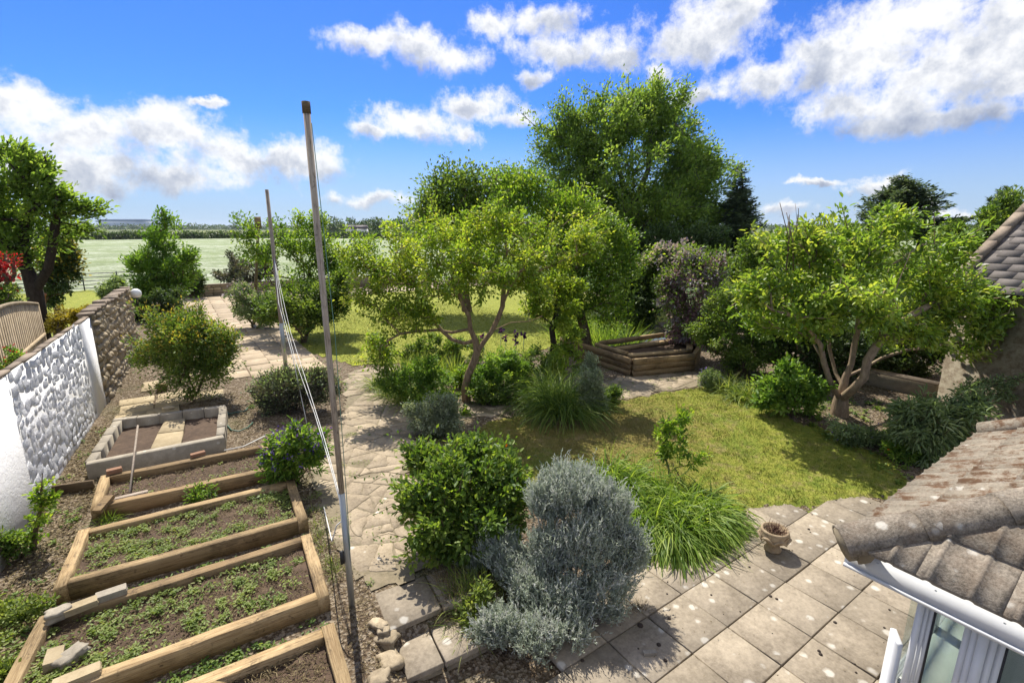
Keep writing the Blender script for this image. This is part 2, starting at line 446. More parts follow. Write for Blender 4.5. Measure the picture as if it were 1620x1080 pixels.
def wood(name, a, b, grain=(1.2, 22, 22), stain=0.5):
    m, nt, out = new_mat(name)
    co = coords(nt)
    oi = nd(nt, 'ObjectInfo').outputs['Random']
    co = nd(nt, 'VectorMath', {0: co, 1: nd(nt, 'CombineXYZ', {'X': mth(nt, 'MULTIPLY', oi, 31.0), 'Y': oi, 'Z': oi}).outputs[0]}, operation='ADD').outputs[0]
    mp = nd(nt, 'Mapping', {'Vector': co, 'Scale': grain}).outputs[0]
    g1 = noise(nt, mp, 1.6, 7, 0.7, 0.6)
    g2 = noise(nt, mp, 6.0, 4, 0.7)
    n3 = noise(nt, co, 2.2, 6, 0.7)
    n4 = noise(nt, co, 9.0, 5, 0.75)
    col = ramp(nt, mth(nt, 'ADD', mth(nt, 'MULTIPLY', g1, 0.65), mth(nt, 'MULTIPLY', g2, 0.35)), [(0.33, a), (0.68, b)])
    col = mixc(nt, mth(nt, 'MULTIPLY', ramp(nt, n3, [(0.48, 0.0), (0.7, 1.0)]), stain), col, (.12, .085, .045))
    col = mixc(nt, mth(nt, 'MULTIPLY', ramp(nt, n4, [(0.59, 0.0), (0.68, 1.0)]), 0.7), col, (.045, .03, .02))
    crk = noise(nt, nd(nt, 'Mapping', {'Vector': co, 'Scale': (grain[0] * 1.3, grain[1] * 1.6, grain[2] * 1.6)}).outputs[0], 1.0, 3, 0.5, 1.2)
    ck = mth(nt, 'MULTIPLY', mth(nt, 'SUBTRACT', 0.035, mth(nt, 'ABSOLUTE', mth(nt, 'SUBTRACT', crk, 0.5))), 40.0, clamp=True)
    col = mixc(nt, mth(nt, 'MULTIPLY', ck, mth(nt, 'MULTIPLY', ramp(nt, n3, [(0.4, 0.0), (0.6, 1.0)]), 0.75)), col, (.04, .028, .018))
    vv = mth(nt, 'ADD', 0.78, mth(nt, 'MULTIPLY', oi, 0.42))
    col = mixc(nt, 1.0, col, nd(nt, 'CombineXYZ', {'X': vv, 'Y': vv, 'Z': vv}).outputs[0], 'MULTIPLY')
    finish(nt, out, col, 0.85, mth(nt, 'ADD', g1, mth(nt, 'MULTIPLY', g2, .6)), 0.5, 0.01, 0.25)
    M[name] = m
wood('sleeper', (.17, .10, .042), (.50, .375, .205), stain=.7)
wood('sleeper_brown', (.15, .095, .045), (.36, .255, .135))
wood('sleeper_dark', (.09, .062, .036), (.24, .175, .105))
wood('pole_wood', (.20, .15, .11), (.45, .39, .32), (22, 22, 1.2), 0.3)

def ground_mats():
    # bare soil, bark chips and litter
    m, nt, out = new_mat('garden_ground')
    co = coords(nt, True)
    n1 = noise(nt, co, 2.2, 8, 0.72); n2 = noise(nt, co, 22, 6, 0.75); n3 = noise(nt, co, 0.7, 4, 0.6)
    v = nd(nt, 'TexVoronoi', {'Vector': co, 'Scale': 34.0}, feature='F1')
    col = ramp(nt, n2, [(0.34, (.05, .034, .022)), (0.55, (.15, .11, .07)), (0.72, (.33, .27, .19))])
    col = mixc(nt, mth(nt, 'MULTIPLY', ramp(nt, nd(nt, 'SeparateColor', {0: v.outputs['Color']}).outputs[0], [(0.66, 0.0), (0.7, 1.0)]), 0.6), col, (.36, .30, .22))
    col = mixc(nt, mth(nt, 'MULTIPLY', ramp(nt, n1, [(0.5, 0.0), (0.68, 1.0)]), 0.55), col, (.07, .05, .032))
    col = mixc(nt, mth(nt, 'MULTIPLY', ramp(nt, n3, [(0.55, 0.0), (0.68, 1.0)]), 0.35), col, (.07, .10, .025))
    finish(nt, out, col, 0.95, mth(nt, 'ADD', n2, v.outputs['Distance']), 0.9, 0.03, 0.15)
    M['garden_ground'] = m
    # lawn
    for name, brown in (('lawn_near', 1.0), ('lawn_far', 0.15)):
        m, nt, out = new_mat(name)
        co = coords(nt, True)
        n1 = noise(nt, co, 1.1, 6, 0.7); n2 = noise(nt, co, 7.5, 6, 0.72); n3 = noise(nt, co, 60, 4, 0.7)
        col = ramp(nt, n2, [(0.3, (.11, .15, .024)), (0.5, (.22, .24, .036)), (0.7, (.36, .34, .075))])
        # a worn mossy patch under the trees
        q = nd(nt, 'VectorMath', {0: co, 1: (6.7, 6.9, .26)}, operation='SUBTRACT').outputs[0]
        q = nd(nt, 'VectorMath', {0: q, 1: (.36, .45, 0)}, operation='MULTIPLY').outputs[0]
        dl = nd(nt, 'VectorMath', {0: q}, operation='LENGTH').outputs['Value']
        k = mth(nt, 'ADD', mth(nt, 'SUBTRACT', 1.15, dl), mth(nt, 'MULTIPLY', mth(nt, 'SUBTRACT', n2, 0.5), 2.4))
        col = mixc(nt, mth(nt, 'MULTIPLY', mth(nt, 'MULTIPLY', k, 1.4, clamp=True), 0.62 * brown), col, (.20, .135, .06))
        col = mixc(nt, mth(nt, 'MULTIPLY', ramp(nt, n1, [(0.5, 0.0), (0.66, 1.0)]), 0.55), col, (.13, .20, .028) if brown > .5 else (.29, .32, .05))
        col = mixc(nt, mth(nt, 'MULTIPLY', ramp(nt, noise(nt, co, 3.2, 6, 0.75), [(0.53, 0.0), (0.64, 1.0)]), 0.55 * brown), col, (.30, .225, .11))
        a = nd(nt, 'Attribute', attribute_name='rnd').outputs['Fac']
        va = mth(nt, 'ADD', 0.7, mth(nt, 'MULTIPLY', a, 0.7))
        col = mixc(nt, 1.0, col, nd(nt, 'CombineXYZ', {'X': va, 'Y': va, 'Z': va}).outputs[0], 'MULTIPLY')
        finish(nt, out, col, 0.9, mth(nt, 'ADD', n3, n2), 0.8, 0.03, 0.12)
        M[name] = m
    # meadow, far ground
    m, nt, out = new_mat('meadow')
    co = coords(nt, True)
    mp = nd(nt, 'Mapping', {'Vector': co, 'Scale': (1.0, 0.55, 1.0), 'Rotation': (0, 0, -YAW)}).outputs[0]
    n1 = noise(nt, mp, 0.32, 9, 0.8); n2 = noise(nt, co, 0.09, 5, 0.6); n3 = noise(nt, mp, 3.5, 5, 0.75)
    col = ramp(nt, mth(nt, 'ADD', mth(nt, 'MULTIPLY', n1, .6), mth(nt, 'MULTIPLY', n3, .4)), [(0.36, (.13, .17, .07)), (0.5, (.30, .34, .21)), (0.62, (.56, .58, .48))])
    col = mixc(nt, ramp(nt, n2, [(0.46, 0.0), (0.66, 0.6)]), col, (.22, .28, .11))
    n5 = noise(nt, nd(nt, 'Mapping', {'Vector': co, 'Scale': (0.02, 0.35, 1.0), 'Rotation': (0, 0, -YAW * .4)}).outputs[0], 1.0, 4, 0.6)
    col = mixc(nt, ramp(nt, n5, [(0.5, 0.0), (0.62, 0.6)]), col, (.17, .23, .09))
    finish(nt, out, col, 0.95, mth(nt, 'ADD', n1, n3), 1.0, 0.25, 0.1)
    M['meadow'] = m
    m, nt, out = new_mat('far_ground')
    co = coords(nt, True)
    n1 = noise(nt, co, 0.006, 4, 0.6)
    v = nd(nt, 'TexVoronoi', {'Vector': co, 'Scale': 0.0035}, feature='F1')
    f = nd(nt, 'SeparateColor', {0: v.outputs['Color']}).outputs[0]
    col = ramp(nt, f, [(0.0, (.05, .09, .03)), (0.4, (.16, .17, .03)), (0.7, (.045, .09, .02)), (1.0, (.19, .19, .09))])
    col = mixc(nt, mth(nt, 'MULTIPLY', n1, 0.4), col, (.05, .07, .04))
    finish(nt, out, col, 0.95, None)
    M['far_ground'] = m
    m, nt, out = new_mat('hill')
    co = coords(nt, True)
    n1 = noise(nt, co, 0.004, 6, 0.7)
    col = ramp(nt, n1, [(0.35, (.05, .075, .07)), (0.65, (.11, .15, .12))])
    finish(nt, out, col, 0.95, None)
    M['hill'] = m
ground_mats()

m, nt, out = new_mat('window_glass')
ge = nd(nt, 'NewGeometry')
cs = mth(nt, 'ABSOLUTE', nd(nt, 'VectorMath', {0: ge.outputs['Normal'], 1: ge.outputs['Incoming']}, operation='DOT_PRODUCT').outputs['Value'])
fr = mth(nt, 'ADD', 0.02, mth(nt, 'MULTIPLY', 0.96, mth(nt, 'POWER', mth(nt, 'SUBTRACT', 1.0, cs), 5.0)))
tr = nd(nt, 'BsdfTransparent', {'Color': (.86, .9, .88, 1)})
gl = nd(nt, 'BsdfGlossy', {'Roughness': 0.01, 'Color': (1, 1, 1, 1)})
mx = nd(nt, 'MixShader', {0: mth(nt, 'ADD', fr, 0.03), 1: tr.outputs[0], 2: gl.outputs[0]})
nt.links.new(mx.outputs[0], out.inputs['Surface'])
M['window_glass'] = m

# ------------------------------------------------------------------ plant helpers
LEAF_T = {
    'rhomb': (np.array([(0, 0, 0), (.45, .5, .10), (1, 0, 0), (.45, -.5, .10)]), np.array([(0, 1, 2), (0, 2, 3)])),
    'oval': (np.array([(0, 0, 0), (.28, .42, .10), (.68, .40, .06), (1, 0, -.10), (.68, -.40, .06), (.28, -.42, .10)]), np.array([(0, 1, 2, 3), (0, 3, 4, 5)])),
}
def unit(a): return a / (np.linalg.norm(a, axis=-1, keepdims=True) + 1e-9)
def leaves(P, A, L, W, rng, tmpl='oval', upb=0.7):
    T, F = LEAF_T[tmpl]
    n = len(P)
    A = unit(A)
    Nn = rng.normal(size=(n, 3)); Nn[:, 2] = np.abs(Nn[:, 2]) + upb * 1.5
    B = unit(np.cross(Nn, A)); Nn = np.cross(A, B)
    L = np.broadcast_to(L, (n,)); W = np.broadcast_to(W, (n,))
    V = P[:, None] + T[None, :, 0, None] * L[:, None, None] * A[:, None] + T[None, :, 1, None] * W[:, None, None] * B[:, None] + T[None, :, 2, None] * L[:, None, None] * Nn[:, None]
    k = len(T)
    Fo = (F[None] + (np.arange(n) * k)[:, None, None]).reshape(-1, F.shape[1])
    return V.reshape(-1, 3), Fo, k
def blades(P, D, L, W, rng, bend=0.8, seg=4, wmat=None):
    """grass blades: base P, initial direction D, length L, drooping"""
    n = len(P); D = unit(D)
    L = np.broadcast_to(L, (n,)); W = np.broadcast_to(W, (n,)); bend = np.broadcast_to(bend, (n,))
    side = unit(np.cross(D, UP) + rng.normal(0, .25, (n, 3)))
    out = []
    p = P.copy(); d = D.copy()
    for i in range(seg + 1):
        w = W * (1 - (i / seg) ** 2 * 0.95) * 0.5
        out.append(np.stack([p - side * w[:, None], p + side * w[:, None]], 1))
        p = p + d * (L / seg)[:, None]
        d = unit(d + np.array([0, 0, -1.0]) * (bend / seg)[:, None])
    V = np.stack(out, 1).reshape(n, -1, 3)        # n, (seg+1)*2, 3
    k = V.shape[1]
    q = np.array([(2 * i, 2 * i + 1, 2 * i + 3, 2 * i + 2) for i in range(seg)])
    Fo = (q[None] + (np.arange(n) * k)[:, None, None]).reshape(-1, 4)
    return V.reshape(-1, 3), Fo, k
def skeleton(trunks, targets, rng, seg=0.35, gnarl=0.12, plw=0.3):
    N = sum(len(t) for t in trunks) + 40 * len(targets) + 10
    P = np.zeros((N, 3)); par = np.full(N, -1); pl = np.zeros(N); n = 0; chain0 = []
    for ti, t in enumerate(trunks):
        t = np.asarray(t, float)
        prev = -1 if ti == 0 else int(np.argmin(np.linalg.norm(P[:n] - t[0], axis=1)))
        start = 0 if ti == 0 else 1
        for q in t[start:]:
            P[n] = q; par[n] = prev; pl[n] = 0 if prev < 0 else pl[prev] + np.linalg.norm(q - P[prev]) * 0.4
            prev = n; n += 1
    ntr = n
    order = np.argsort([np.linalg.norm(P[:n] - t, axis=1).min() for t in targets])
    ends = []
    for k in order:
        t = targets[k]
        d = np.linalg.norm(P[:n] - t, axis=1)
        j = int(np.argmin(d + plw * pl[:n] + 0.6 * np.maximum(0, P[:n, 2] - t[2])))
        m = max(1, int(d[j] / seg)); a = P[j].copy(); prev = j
        m = min(m, 30)
        for i in range(1, m + 1):
            q = a + (t - a) * i / m
            if i < m: q = q + rng.normal(0, gnarl * min(1, d[j] / m), 3) + UP * 0.12 * d[j] * math.sin(math.pi * i / m) * 0.5
            P[n] = q; par[n] = prev; pl[n] = pl[prev] + d[j] / m; prev = n; n += 1
        ends.append(prev)
    P = P[:n]; par = par[:n]
    cnt = np.zeros(n)
    ch = [[] for _ in range(n)]
    for i in range(n - 1, -1, -1):
        if cnt[i] == 0: cnt[i] = 1
        if par[i] >= 0: cnt[par[i]] += cnt[i]; ch[par[i]].append(i)
    return P, par, ch, cnt, np.array(ends), ntr
def branch_mesh(P, par, ch, cnt, R, rmin=0.006, pw=0.5, sides=6):
    mb = MB(); rad = np.maximum(R * (cnt / cnt[0]) ** pw, rmin)
    stack = [(0, None)]
    while stack:
        i, frm = stack.pop()
        pts = [] if frm is None else [frm]
        j = i
        while True:
            pts.append(j)
            c = ch[j]
            if not c: break
            c = sorted(c, key=lambda k: -cnt[k])
            for o in c[1:]: stack.append((o, j))
            j = c[0]
        if len(pts) < 2: continue
        r = rad[pts].copy()
        if frm is not None: r[0] = min(r[0], r[1] * 1.15)
        if frm is None: r[0] *= 1.35
        mb.tube(P[pts], r, n=(10 if r.max() > .08 else sides) if r.max() > 0.02 else 4, cap=False)
    return mb
def in_lobes(lobes, n, rng, shell=0.5):
    """lobes: (centre3, axes rx,ry(depth),rz)"""
    vol = np.array([l[1] * l[3] * (l[2] ** .5) for l in lobes]); vol = vol ** 0.6; vol /= vol.sum()
    idx = rng.choice(len(lobes), n, p=vol)
    C = np.array([l[0] for l in lobes])[idx]; A = np.array([l[1:4] for l in lobes])[idx]
    d = unit(rng.normal(size=(n, 3)))
    r = rng.uniform(0.03, 1, n) ** (1 / 3 * shell + 1e-3)
    w = np.sin(d[:, 0] * 4.1 + idx * 1.7) * np.sin(d[:, 1] * 4.7 + idx * 2.3) * np.sin(d[:, 2] * 5.3 + idx)
    r = r * (0.98 + .30 * w + np.where(rng.uniform(0, 1, n) < .18, rng.uniform(0, .38, n), 0))
    d = d * r[:, None]
    return C + (d[:, :1] * A[:, :1]) * RT + (d[:, 1:2] * A[:, 1:2]) * FW + (d[:, 2:3] * A[:, 2:3]) * UP
def px_lobes(L, yd, depth=0.9):
    out = []
    for l in L:
        u, v, ru, rv = l[:4]; dd = l[4] if len(l) > 4 else 0.0
        y = yd + dd
        zc = y * math.cos(PITCH) + 0.0
        c = wp(u, v, y)
        k = y / math.cos(PITCH) / F_PX if False else y / F_PX
        rx = ru * k * .97; rz = rv * k * .98
        out.append((c, rx, min(rx, rz * 1.6) * depth, rz))
    return out
def foliage(tw, dirs, n, spread, L, W, rng, tmpl='oval', droop=0.0, wind=(0, 0, 0), upb=0.7, along=0.0, clump=0.55):
    T = len(tw)
    idx = rng.integers(0, T, n)
    g = rng.normal(0, 1, (n, 3)) * spread
    P = tw[idx] + g - dirs[idx] * rng.uniform(0, 1, n)[:, None] * along
    A = unit(g) * 0.8 + dirs[idx] * 0.8 + rng.normal(0, .55, (n, 3)) + np.array(wind) + np.array([0, 0, -droop])
    Ls = L * rng.uniform(0.65, 1.3, n); Ws = W * rng.uniform(0.75, 1.2, n)
    cr = rng.uniform(0, 1, T)[idx]
    V, F, k = leaves(P, A, Ls, Ws, rng, tmpl, upb)
    rn = np.clip(clump * cr + (1 - clump) * rng.uniform(0, 1, n), 0, 1)
    return V, F, np.repeat(rn, k)
SEED = [7]
def plant(name, label, cat, base, lobes, mat, ntw=120, n=6000, L=.08, W=.045, spread=.12, R=.08, bark_m='bark_brown', trunks=None, stems=1, group=None,
          tmpl='oval', shell=.55, droop=.1, wind=(0, 0, 0), gnarl=.12, seg=.3, upb=.7, along=.15, extra=(), trunk_name='trunk', crown='crown', pw=.5, rmin=.005, plw=.3, clump=.55, bare=0, sat_n=3):
    SEED[0] += 1
    rng = np.random.default_rng(SEED[0])
    base = np.asarray(base, float)
    root = empty(name, base, label, cat, group)
    ntw = int(ntw * .85); n = int(n * 1.3); L *= .87; W *= .87
    sat = []
    for l in lobes:
        for _ in range(sat_n):
            d = unit(rng.normal(size=3)); d[2] = abs(d[2]) * (1 if rng.uniform() < .75 else -1); k = rng.uniform(.32, .5)
            sat.append((l[0] + RT * d[0] * l[1] * .82 + FW * d[1] * l[2] * .82 + UP * d[2] * l[3] * .82, l[1] * k, l[2] * k, l[3] * k))
    lobes = [(l[0], l[1] * .92, l[2] * .92, l[3] * .92) for l in lobes] + sat
    tg = in_lobes(lobes, ntw, rng, shell)
    tg = tg[tg[:, 2] > base[2] + 0.03]
    cm = np.mean([l[0] for l in lobes], 0); ext = np.std(tg, axis=0).mean()
    sel = rng.integers(0, len(tg), max(3, ntw // 8))
    sh = tg[sel] + unit(tg[sel] - cm + UP * ext * .8) * ext * rng.uniform(.15, .6, len(sel))[:, None]
    tg = np.concatenate([tg, sh[sh[:, 2] > base[2] + .03]])
    if trunks is None:
        cen = np.mean([l[0] for l in lobes], 0)
        trunks = []
        for k in range(stems):
            off = np.array([rng.normal(0, 1), rng.normal(0, 1), 0]) * (0.12 * lobes[0][1] if stems > 1 else 0)
            b = base + off * (k > 0)
            top = base + (cen - base) * (0.55 if stems == 1 else 0.3) + off * 2.2
            pts = [b + (top - b) * f + (rng.normal(0, gnarl * .5, 3) if 0 < f < 1 else 0) for f in (0, .33, .66, 1)]
            trunks.append(pts if k == 0 else [base] + pts[1:])
        trunks[0][0] = trunks[0][0] - np.array([0, 0, .08])
    P, par, ch, cnt, ends, ntr = skeleton(trunks, tg, rng, seg, gnarl, plw)
    branch_mesh(P, par, ch, cnt, R, rmin, pw).build(trunk_name, M[bark_m], root, smooth=True)
    tw = P[ends]; dr = unit(tw - P[par[ends]])
    dr = unit(.5 * unit(tw - np.mean([l[0] for l in lobes], 0)) + .45 * UP + .45 * dr + rng.normal(0, .3, dr.shape) + np.array(wind) * .6 - UP * max(droop, 0) * 1.2)
    along = max(along, 2.4 * spread); spread *= .58
    if bare:                                # a few leafless twigs
        keep = tw[:, 2] < np.sort(tw[:, 2])[-bare]; tw, dr = tw[keep], dr[keep]
    V, F, rn = foliage(tw, dr, n, spread, L, W, rng, tmpl, droop, wind, upb, along, clump)
    part(crown, V, F, M[mat], root, rn)
    for (nm, mt, k, l, w, sp, top) in extra:
        sel = tw[:, 2] > np.quantile(tw[:, 2], top)
        V, F, rn = foliage(tw[sel], dr[sel], k, sp, l, w, rng, 'rhomb', 0, (0, 0, .2), .3, -.05)
        part(nm, V, F, M[mt], root, rn, kind='stuff')
    return root
def tuft(name, label, cat, base, pts, n, L, W, mat, spread=.1, lean=.7, bend=1.4, group=None, dirb=(0, 0, 0), dead=0, lvar=.35, up=1.0):
    """clump of arching blades rooted near pts"""
    SEED[0] += 1
    rng = np.random.default_rng(SEED[0])
    pts = np.asarray(pts, float)
    root = empty(name, base, label, cat, group)
    i = rng.integers(0, len(pts), n)
    P = pts[i] + np.c_[rng.normal(0, spread, (n, 2)), np.zeros(n)]
    P[:, 2] = terrain(P[:, 0], P[:, 1]) if P[:, 2].min() < .5 else P[:, 2]
    th = rng.uniform(0, 2 * np.pi, n)
    D = np.c_[np.cos(th) * lean, np.sin(th) * lean, np.full(n, up)] * rng.uniform(.4, 1.2, (n, 1)) + np.array([0, 0, .25]) + np.array(dirb) + (P - pts[i]) * (1.2 / max(spread, .01)) * .4
    V, F, k = blades(P, D, L * rng.uniform(1 - lvar, 1 + lvar, n), W * rng.uniform(.7, 1.2, n), rng, bend * rng.uniform(.5, 1.4, n))
    part('blades', V, F, M[mat], root, np.repeat(rng.uniform(0, 1, n), k))
    if dead:
        th = rng.uniform(0, 2 * np.pi, dead); i = rng.integers(0, len(pts), dead)
        P = pts[i] + np.c_[rng.normal(0, spread * 1.2, (dead, 2)), np.zeros(dead)]
        P[:, 2] = terrain(P[:, 0], P[:, 1])
        V, F, k = blades(P, np.c_[np.cos(th), np.sin(th), np.full(dead, .5)], L * .8, W * .7, rng, 2.0)
        part('dead_blades', V, F, M['leaf_dry'], root, np.repeat(rng.uniform(0, 1, dead), k))
    return root
# ------------------------------------------------------------------ the setting: ground, field, far land
def grid_sheet(name, xs, ys, zf, mat, kind='structure', **kw):
    X, Y = np.meshgrid(xs, ys)
    Z = zf(X, Y)
    V = np.stack([X, Y, Z], -1).reshape(-1, 3)
    nx = len(xs)
    i = (np.arange(len(ys) - 1)[:, None] * nx + np.arange(nx - 1)[None]).ravel()
    return part(name, V, np.stack([i, i + 1, i + nx + 1, i + nx], -1), mat, None, None, True, kind=kind, **kw)
def inside(poly, X, Y):
    poly = np.asarray(poly, float); r = np.zeros(X.shape, bool)
    for (x0, y0), (x1, y1) in zip(poly, np.roll(poly, -1, 0)):
        c = ((y0 > Y) != (y1 > Y)) & (X < (x1 - x0) * (Y - y0) / (y1 - y0 + 1e-12) + x0)
        r ^= c
    return r
def drape(name, poly, dz, res, mat, jit=0.06, **kw):
    rng = np.random.default_rng(3)
    p = np.asarray(poly, float)
    xs = np.arange(p[:, 0].min() - res, p[:, 0].max() + res, res); ys = np.arange(p[:, 1].min() - res, p[:, 1].max() + res, res)
    X, Y = np.meshgrid(xs, ys)
    nx = len(xs)
    i = (np.arange(len(ys) - 1)[:, None] * nx + np.arange(nx - 1)[None])
    cx = (X[:-1, :-1] + res / 2); cy = (Y[:-1, :-1] + res / 2)
    wob = np.sin(cx * 3.1 + 1.7 * cy) * jit + np.sin(cx * 7.7 - 5.1 * cy) * jit * .6
    k = inside(p, cx + wob, cy + wob * .7).ravel()
    i = i.ravel()[k]
    Xj = X + rng.uniform(-.3, .3, X.shape) * res; Yj = Y + rng.uniform(-.3, .3, X.shape) * res
    V = np.stack([Xj, Yj, terrain(Xj, Yj) + dz], -1).reshape(-1, 3)
    F = np.stack([i, i + 1, i + nx + 1, i + nx], -1)
    used, inv = np.unique(F, return_inverse=True)
    return part(name, V[used], inv.reshape(F.shape), mat, None, np.full(len(used), .5), True, kind='structure', **kw)

far = [80, 200, 600, 1500, 4000, 9300]
xs = np.array([-x for x in far[::-1]] + [-14.2, -13.8, 21.8, 22.2] + far, float)
ys = np.array([-x for x in far[::-1]] + [-6.2, -5.8, 41.8, 42.2] + far, float)
grid_sheet('ground', xs, ys, lambda x, y: np.where((x > -14) & (x < 22) & (y > -6) & (y < 42), -0.5, 0.20), M['far_ground'])
grid_sheet('garden_ground', np.arange(-14, 22.01, .25), np.arange(-6, 42.01, .25), lambda x, y: terrain(x, y) + 0.012 * np.sin(x * 5.1 + y * 2.3) * np.sin(y * 4.3 - x), M['garden_ground'])
grid_sheet('field', np.linspace(-260, 420, 60), np.linspace(35, 190, 40), lambda x, y: 0.30 + 0.0 * x + 0.012 * np.maximum(0, y - 60) * 0.3, M['meadow'])
drape('lawn', [(3.2, 17.3), (4.1, 14.4), (5.2, 13.9), (7, 13.2), (9, 12.6), (11, 13.0), (14, 12.6), (21, 15), (21, 30), (3.4, 30), (3.3, 22)], .012, .16, M['lawn_far'])
LAWN2 = [(5.0, 8.3), (6.6, 8.3), (9.0, 7.6), (11.2, 7.2), (11.0, 6.0), (10.6, 4.7), (10.9, 3.9), (10.7, 3.0), (9.8, 2.35), (9.0, 2.62), (8.2, 2.85), (7.35, 3.05), (6.9, 3.6), (6.0, 3.9), (4.6, 5.0), (3.6, 6.4), (3.9, 7.6)]
drape('lawn', LAWN2, .012, .08, M['lawn_near'])
drape('lawn', [(-13.9, 15), (-2.4, 15), (-2.0, 20.5), (-2.0, 41.8), (-13.9, 41.8)], .07, .3, M['lawn_far'])
drape('path', [(3.2, 30.3), (15, 30.3), (15, 32), (3.2, 32)], .02, .2, M['terrace'])

def far_leaves(name, C, half, n, L, mat, seed, parent=None, **kw):
    rng = np.random.default_rng(seed)
    C = np.asarray(C, float)
    i = rng.integers(0, len(C), n)
    P = C[i] + rng.uniform(-1, 1, (n, 3)) * np.asarray(half)[i if np.ndim(half) > 1 else slice(None)]
    V, F, k = leaves(P, rng.normal(size=(n, 3)) + [0, 0, .3], L * rng.uniform(.6, 1.4, n), L * .6, rng, 'rhomb', .4)
    return part(name, V, F, M[mat], parent, np.repeat(np.clip(rng.uniform(0, 1, len(C))[i] * .6 + rng.uniform(0, .4, n), 0, 1), k), **kw)
# clipped field hedge, woods and low hills on the skyline
C = []
for u in np.linspace(-60, 1000, 260):
    p = wp(u, 378, 172); C.append((p[0], p[1], 1.35 + .25 * math.sin(u * .13) + .2 * math.sin(u * .41)))
hd = empty('hedge', C[60], 'long dark clipped hedge at the far side of the pale meadow', 'hedge')
hd.location.z = .2
far_leaves('foliage', C, (1.6, 1.6, 1.35), 26000, .75, 'leaf_dark', 11, hd)
C, Hf = [], []
rng = np.random.default_rng(5)
for u in np.linspace(515, 900, 120):
    p = wp(u, 372, rng.uniform(280, 330)); hh = rng.uniform(4, 9.5) * (1.0 if u < 660 else .8)
    C.append((p[0], p[1], hh * .55)); Hf.append((2.6, 2.6, hh * .5))
far_leaves('woods', C, np.array(Hf), 22000, 1.3, 'leaf_dark', 12, kind='stuff')
C, Hf = [], []
for u in np.linspace(-100, 1750, 320):
    p = wp(u, 366, rng.uniform(850, 1100)); hh = rng.uniform(5, 11)
    C.append((p[0], p[1], hh * .5)); Hf.append((7, 7, hh * .5))
far_leaves('woods', C, np.array(Hf), 20000, 4.0, 'leaf_dark', 13, kind='stuff')
mb = MB(); us = np.linspace(-200, 1900, 120)
rows = []
for k, yd in enumerate((4200, 5200, 6400)):
    rows.append([(*wp(u, 362, yd)[:2], [-5, 22 + 14 * math.sin(u * .009 + 1) + 7 * math.sin(u * .031) + (10 if u < 420 else 0), -5][k]) for u in us])
V = np.array(rows).reshape(-1, 3); n = len(us)
i = (np.arange(2)[:, None] * n + np.arange(n - 1)[None]).ravel()
part('hills', V, np.stack([i, i + 1, i + n + 1, i + n], -1), M['hill'], None, None, True, kind='structure')

def obox(mb, c, w, d, z0, z1, ang=-YAW):
    ca, sa = math.cos(ang), math.sin(ang)
    q = [(c[0] + x * ca - y * sa, c[1] + x * sa + y * ca) for x, y in ((-w / 2, -d / 2), (w / 2, -d / 2), (w / 2, d / 2), (-w / 2, d / 2))]
    V = [(x, y, z) for z in (z0, z1) for x, y in q]
    return mb.add(V, [[(0, 3, 2, 1), (4, 5, 6, 7), (0, 1, 5, 4), (1, 2, 6, 5), (2, 3, 7, 6), (3, 0, 4, 7)]])
def loc_off(c, x, y, ang=-YAW): return np.array([c[0] + x * math.cos(ang) - y * math.sin(ang), c[1] + x * math.sin(ang) + y * math.cos(ang), 0])
for (u0, u1, yd, h, lab) in ((175, 241, 1150, 22.5, 'large long blue-grey warehouse on the far skyline behind the meadow'), (279, 316, 1500, 9.0, 'low grey shed on the skyline right of the large warehouse')):
    c = wp((u0 + u1) / 2, 360, yd); w = (u1 - u0) * yd / F_PX
    r = empty('warehouse', (c[0], c[1], 0.2), lab, 'warehouse')
    obox(MB(), c, w, 60, 0.2, h * .78).build('wall', M['hall_wall'], r)
    obox(MB(), c, w + 1, 61, h * .78, h * .9).build('fascia_band', M['hall_band'], r)
    obox(MB(), c, w - 2, 58, h * .9, h).build('roof', M['hall_wall'], r)
    for k in range(5):
        obox(MB(), loc_off(c, (-.4 + .2 * k) * w, -30.3), w * .07, .8, 0.2, h * .35).build('door', M['hall_band'], r)
for (u, yd, w, lab) in ((556, 262, 5.0, 'small white far house left of its twin before the woods'), (573, 262, 5.4, 'small white far house right of its twin before the woods'), (524, 300, 7, 'low grey-roofed barn at the edge of the far woods')):
    c = wp(u, 372, yd); h = 3.6 if yd < 290 else 2.6
    r = empty('house', (c[0], c[1], 0.2), lab, 'house')
    obox(MB(), c, w, 5, .2, h).build('wall', M['house_white'] if yd < 290 else M['hall_wall'], r)
    a = [loc_off(c, x, y) for x, y in ((-w / 2 - .3, -2.8), (w / 2 + .3, -2.8), (w / 2 + .3, 2.8), (-w / 2 - .3, 2.8), (-w / 2 - .3, 0), (w / 2 + .3, 0))]
    V = [(q[0], q[1], h + .02 + (1.9 if k > 3 else 0)) for k, q in enumerate(a)]
    part('roof', V, [[(0, 1, 5, 4), (2, 3, 4, 5), (0, 3, 2, 1)], [(1, 2, 5), (3, 0, 4)]], M['house_roof'], r)
    for k in (-.28, .22): obox(MB(), loc_off(c, k * w, -2.52), .9, .1, 1.3, 2.4).build('window', M['window_dark'], r)

m, nt, out = new_mat('haze')
pv = nd(nt, 'VolumePrincipled', {'Color': (.78, .87, 1, 1), 'Density': 8e-5, 'Anisotropy': 0.2})
nt.links.new(pv.outputs[0], out.inputs['Volume'])
M['haze'] = m
MB().box(-9400, 9400, -9400, 9400, -1.6, 48).build('haze', m, None, kind='stuff')
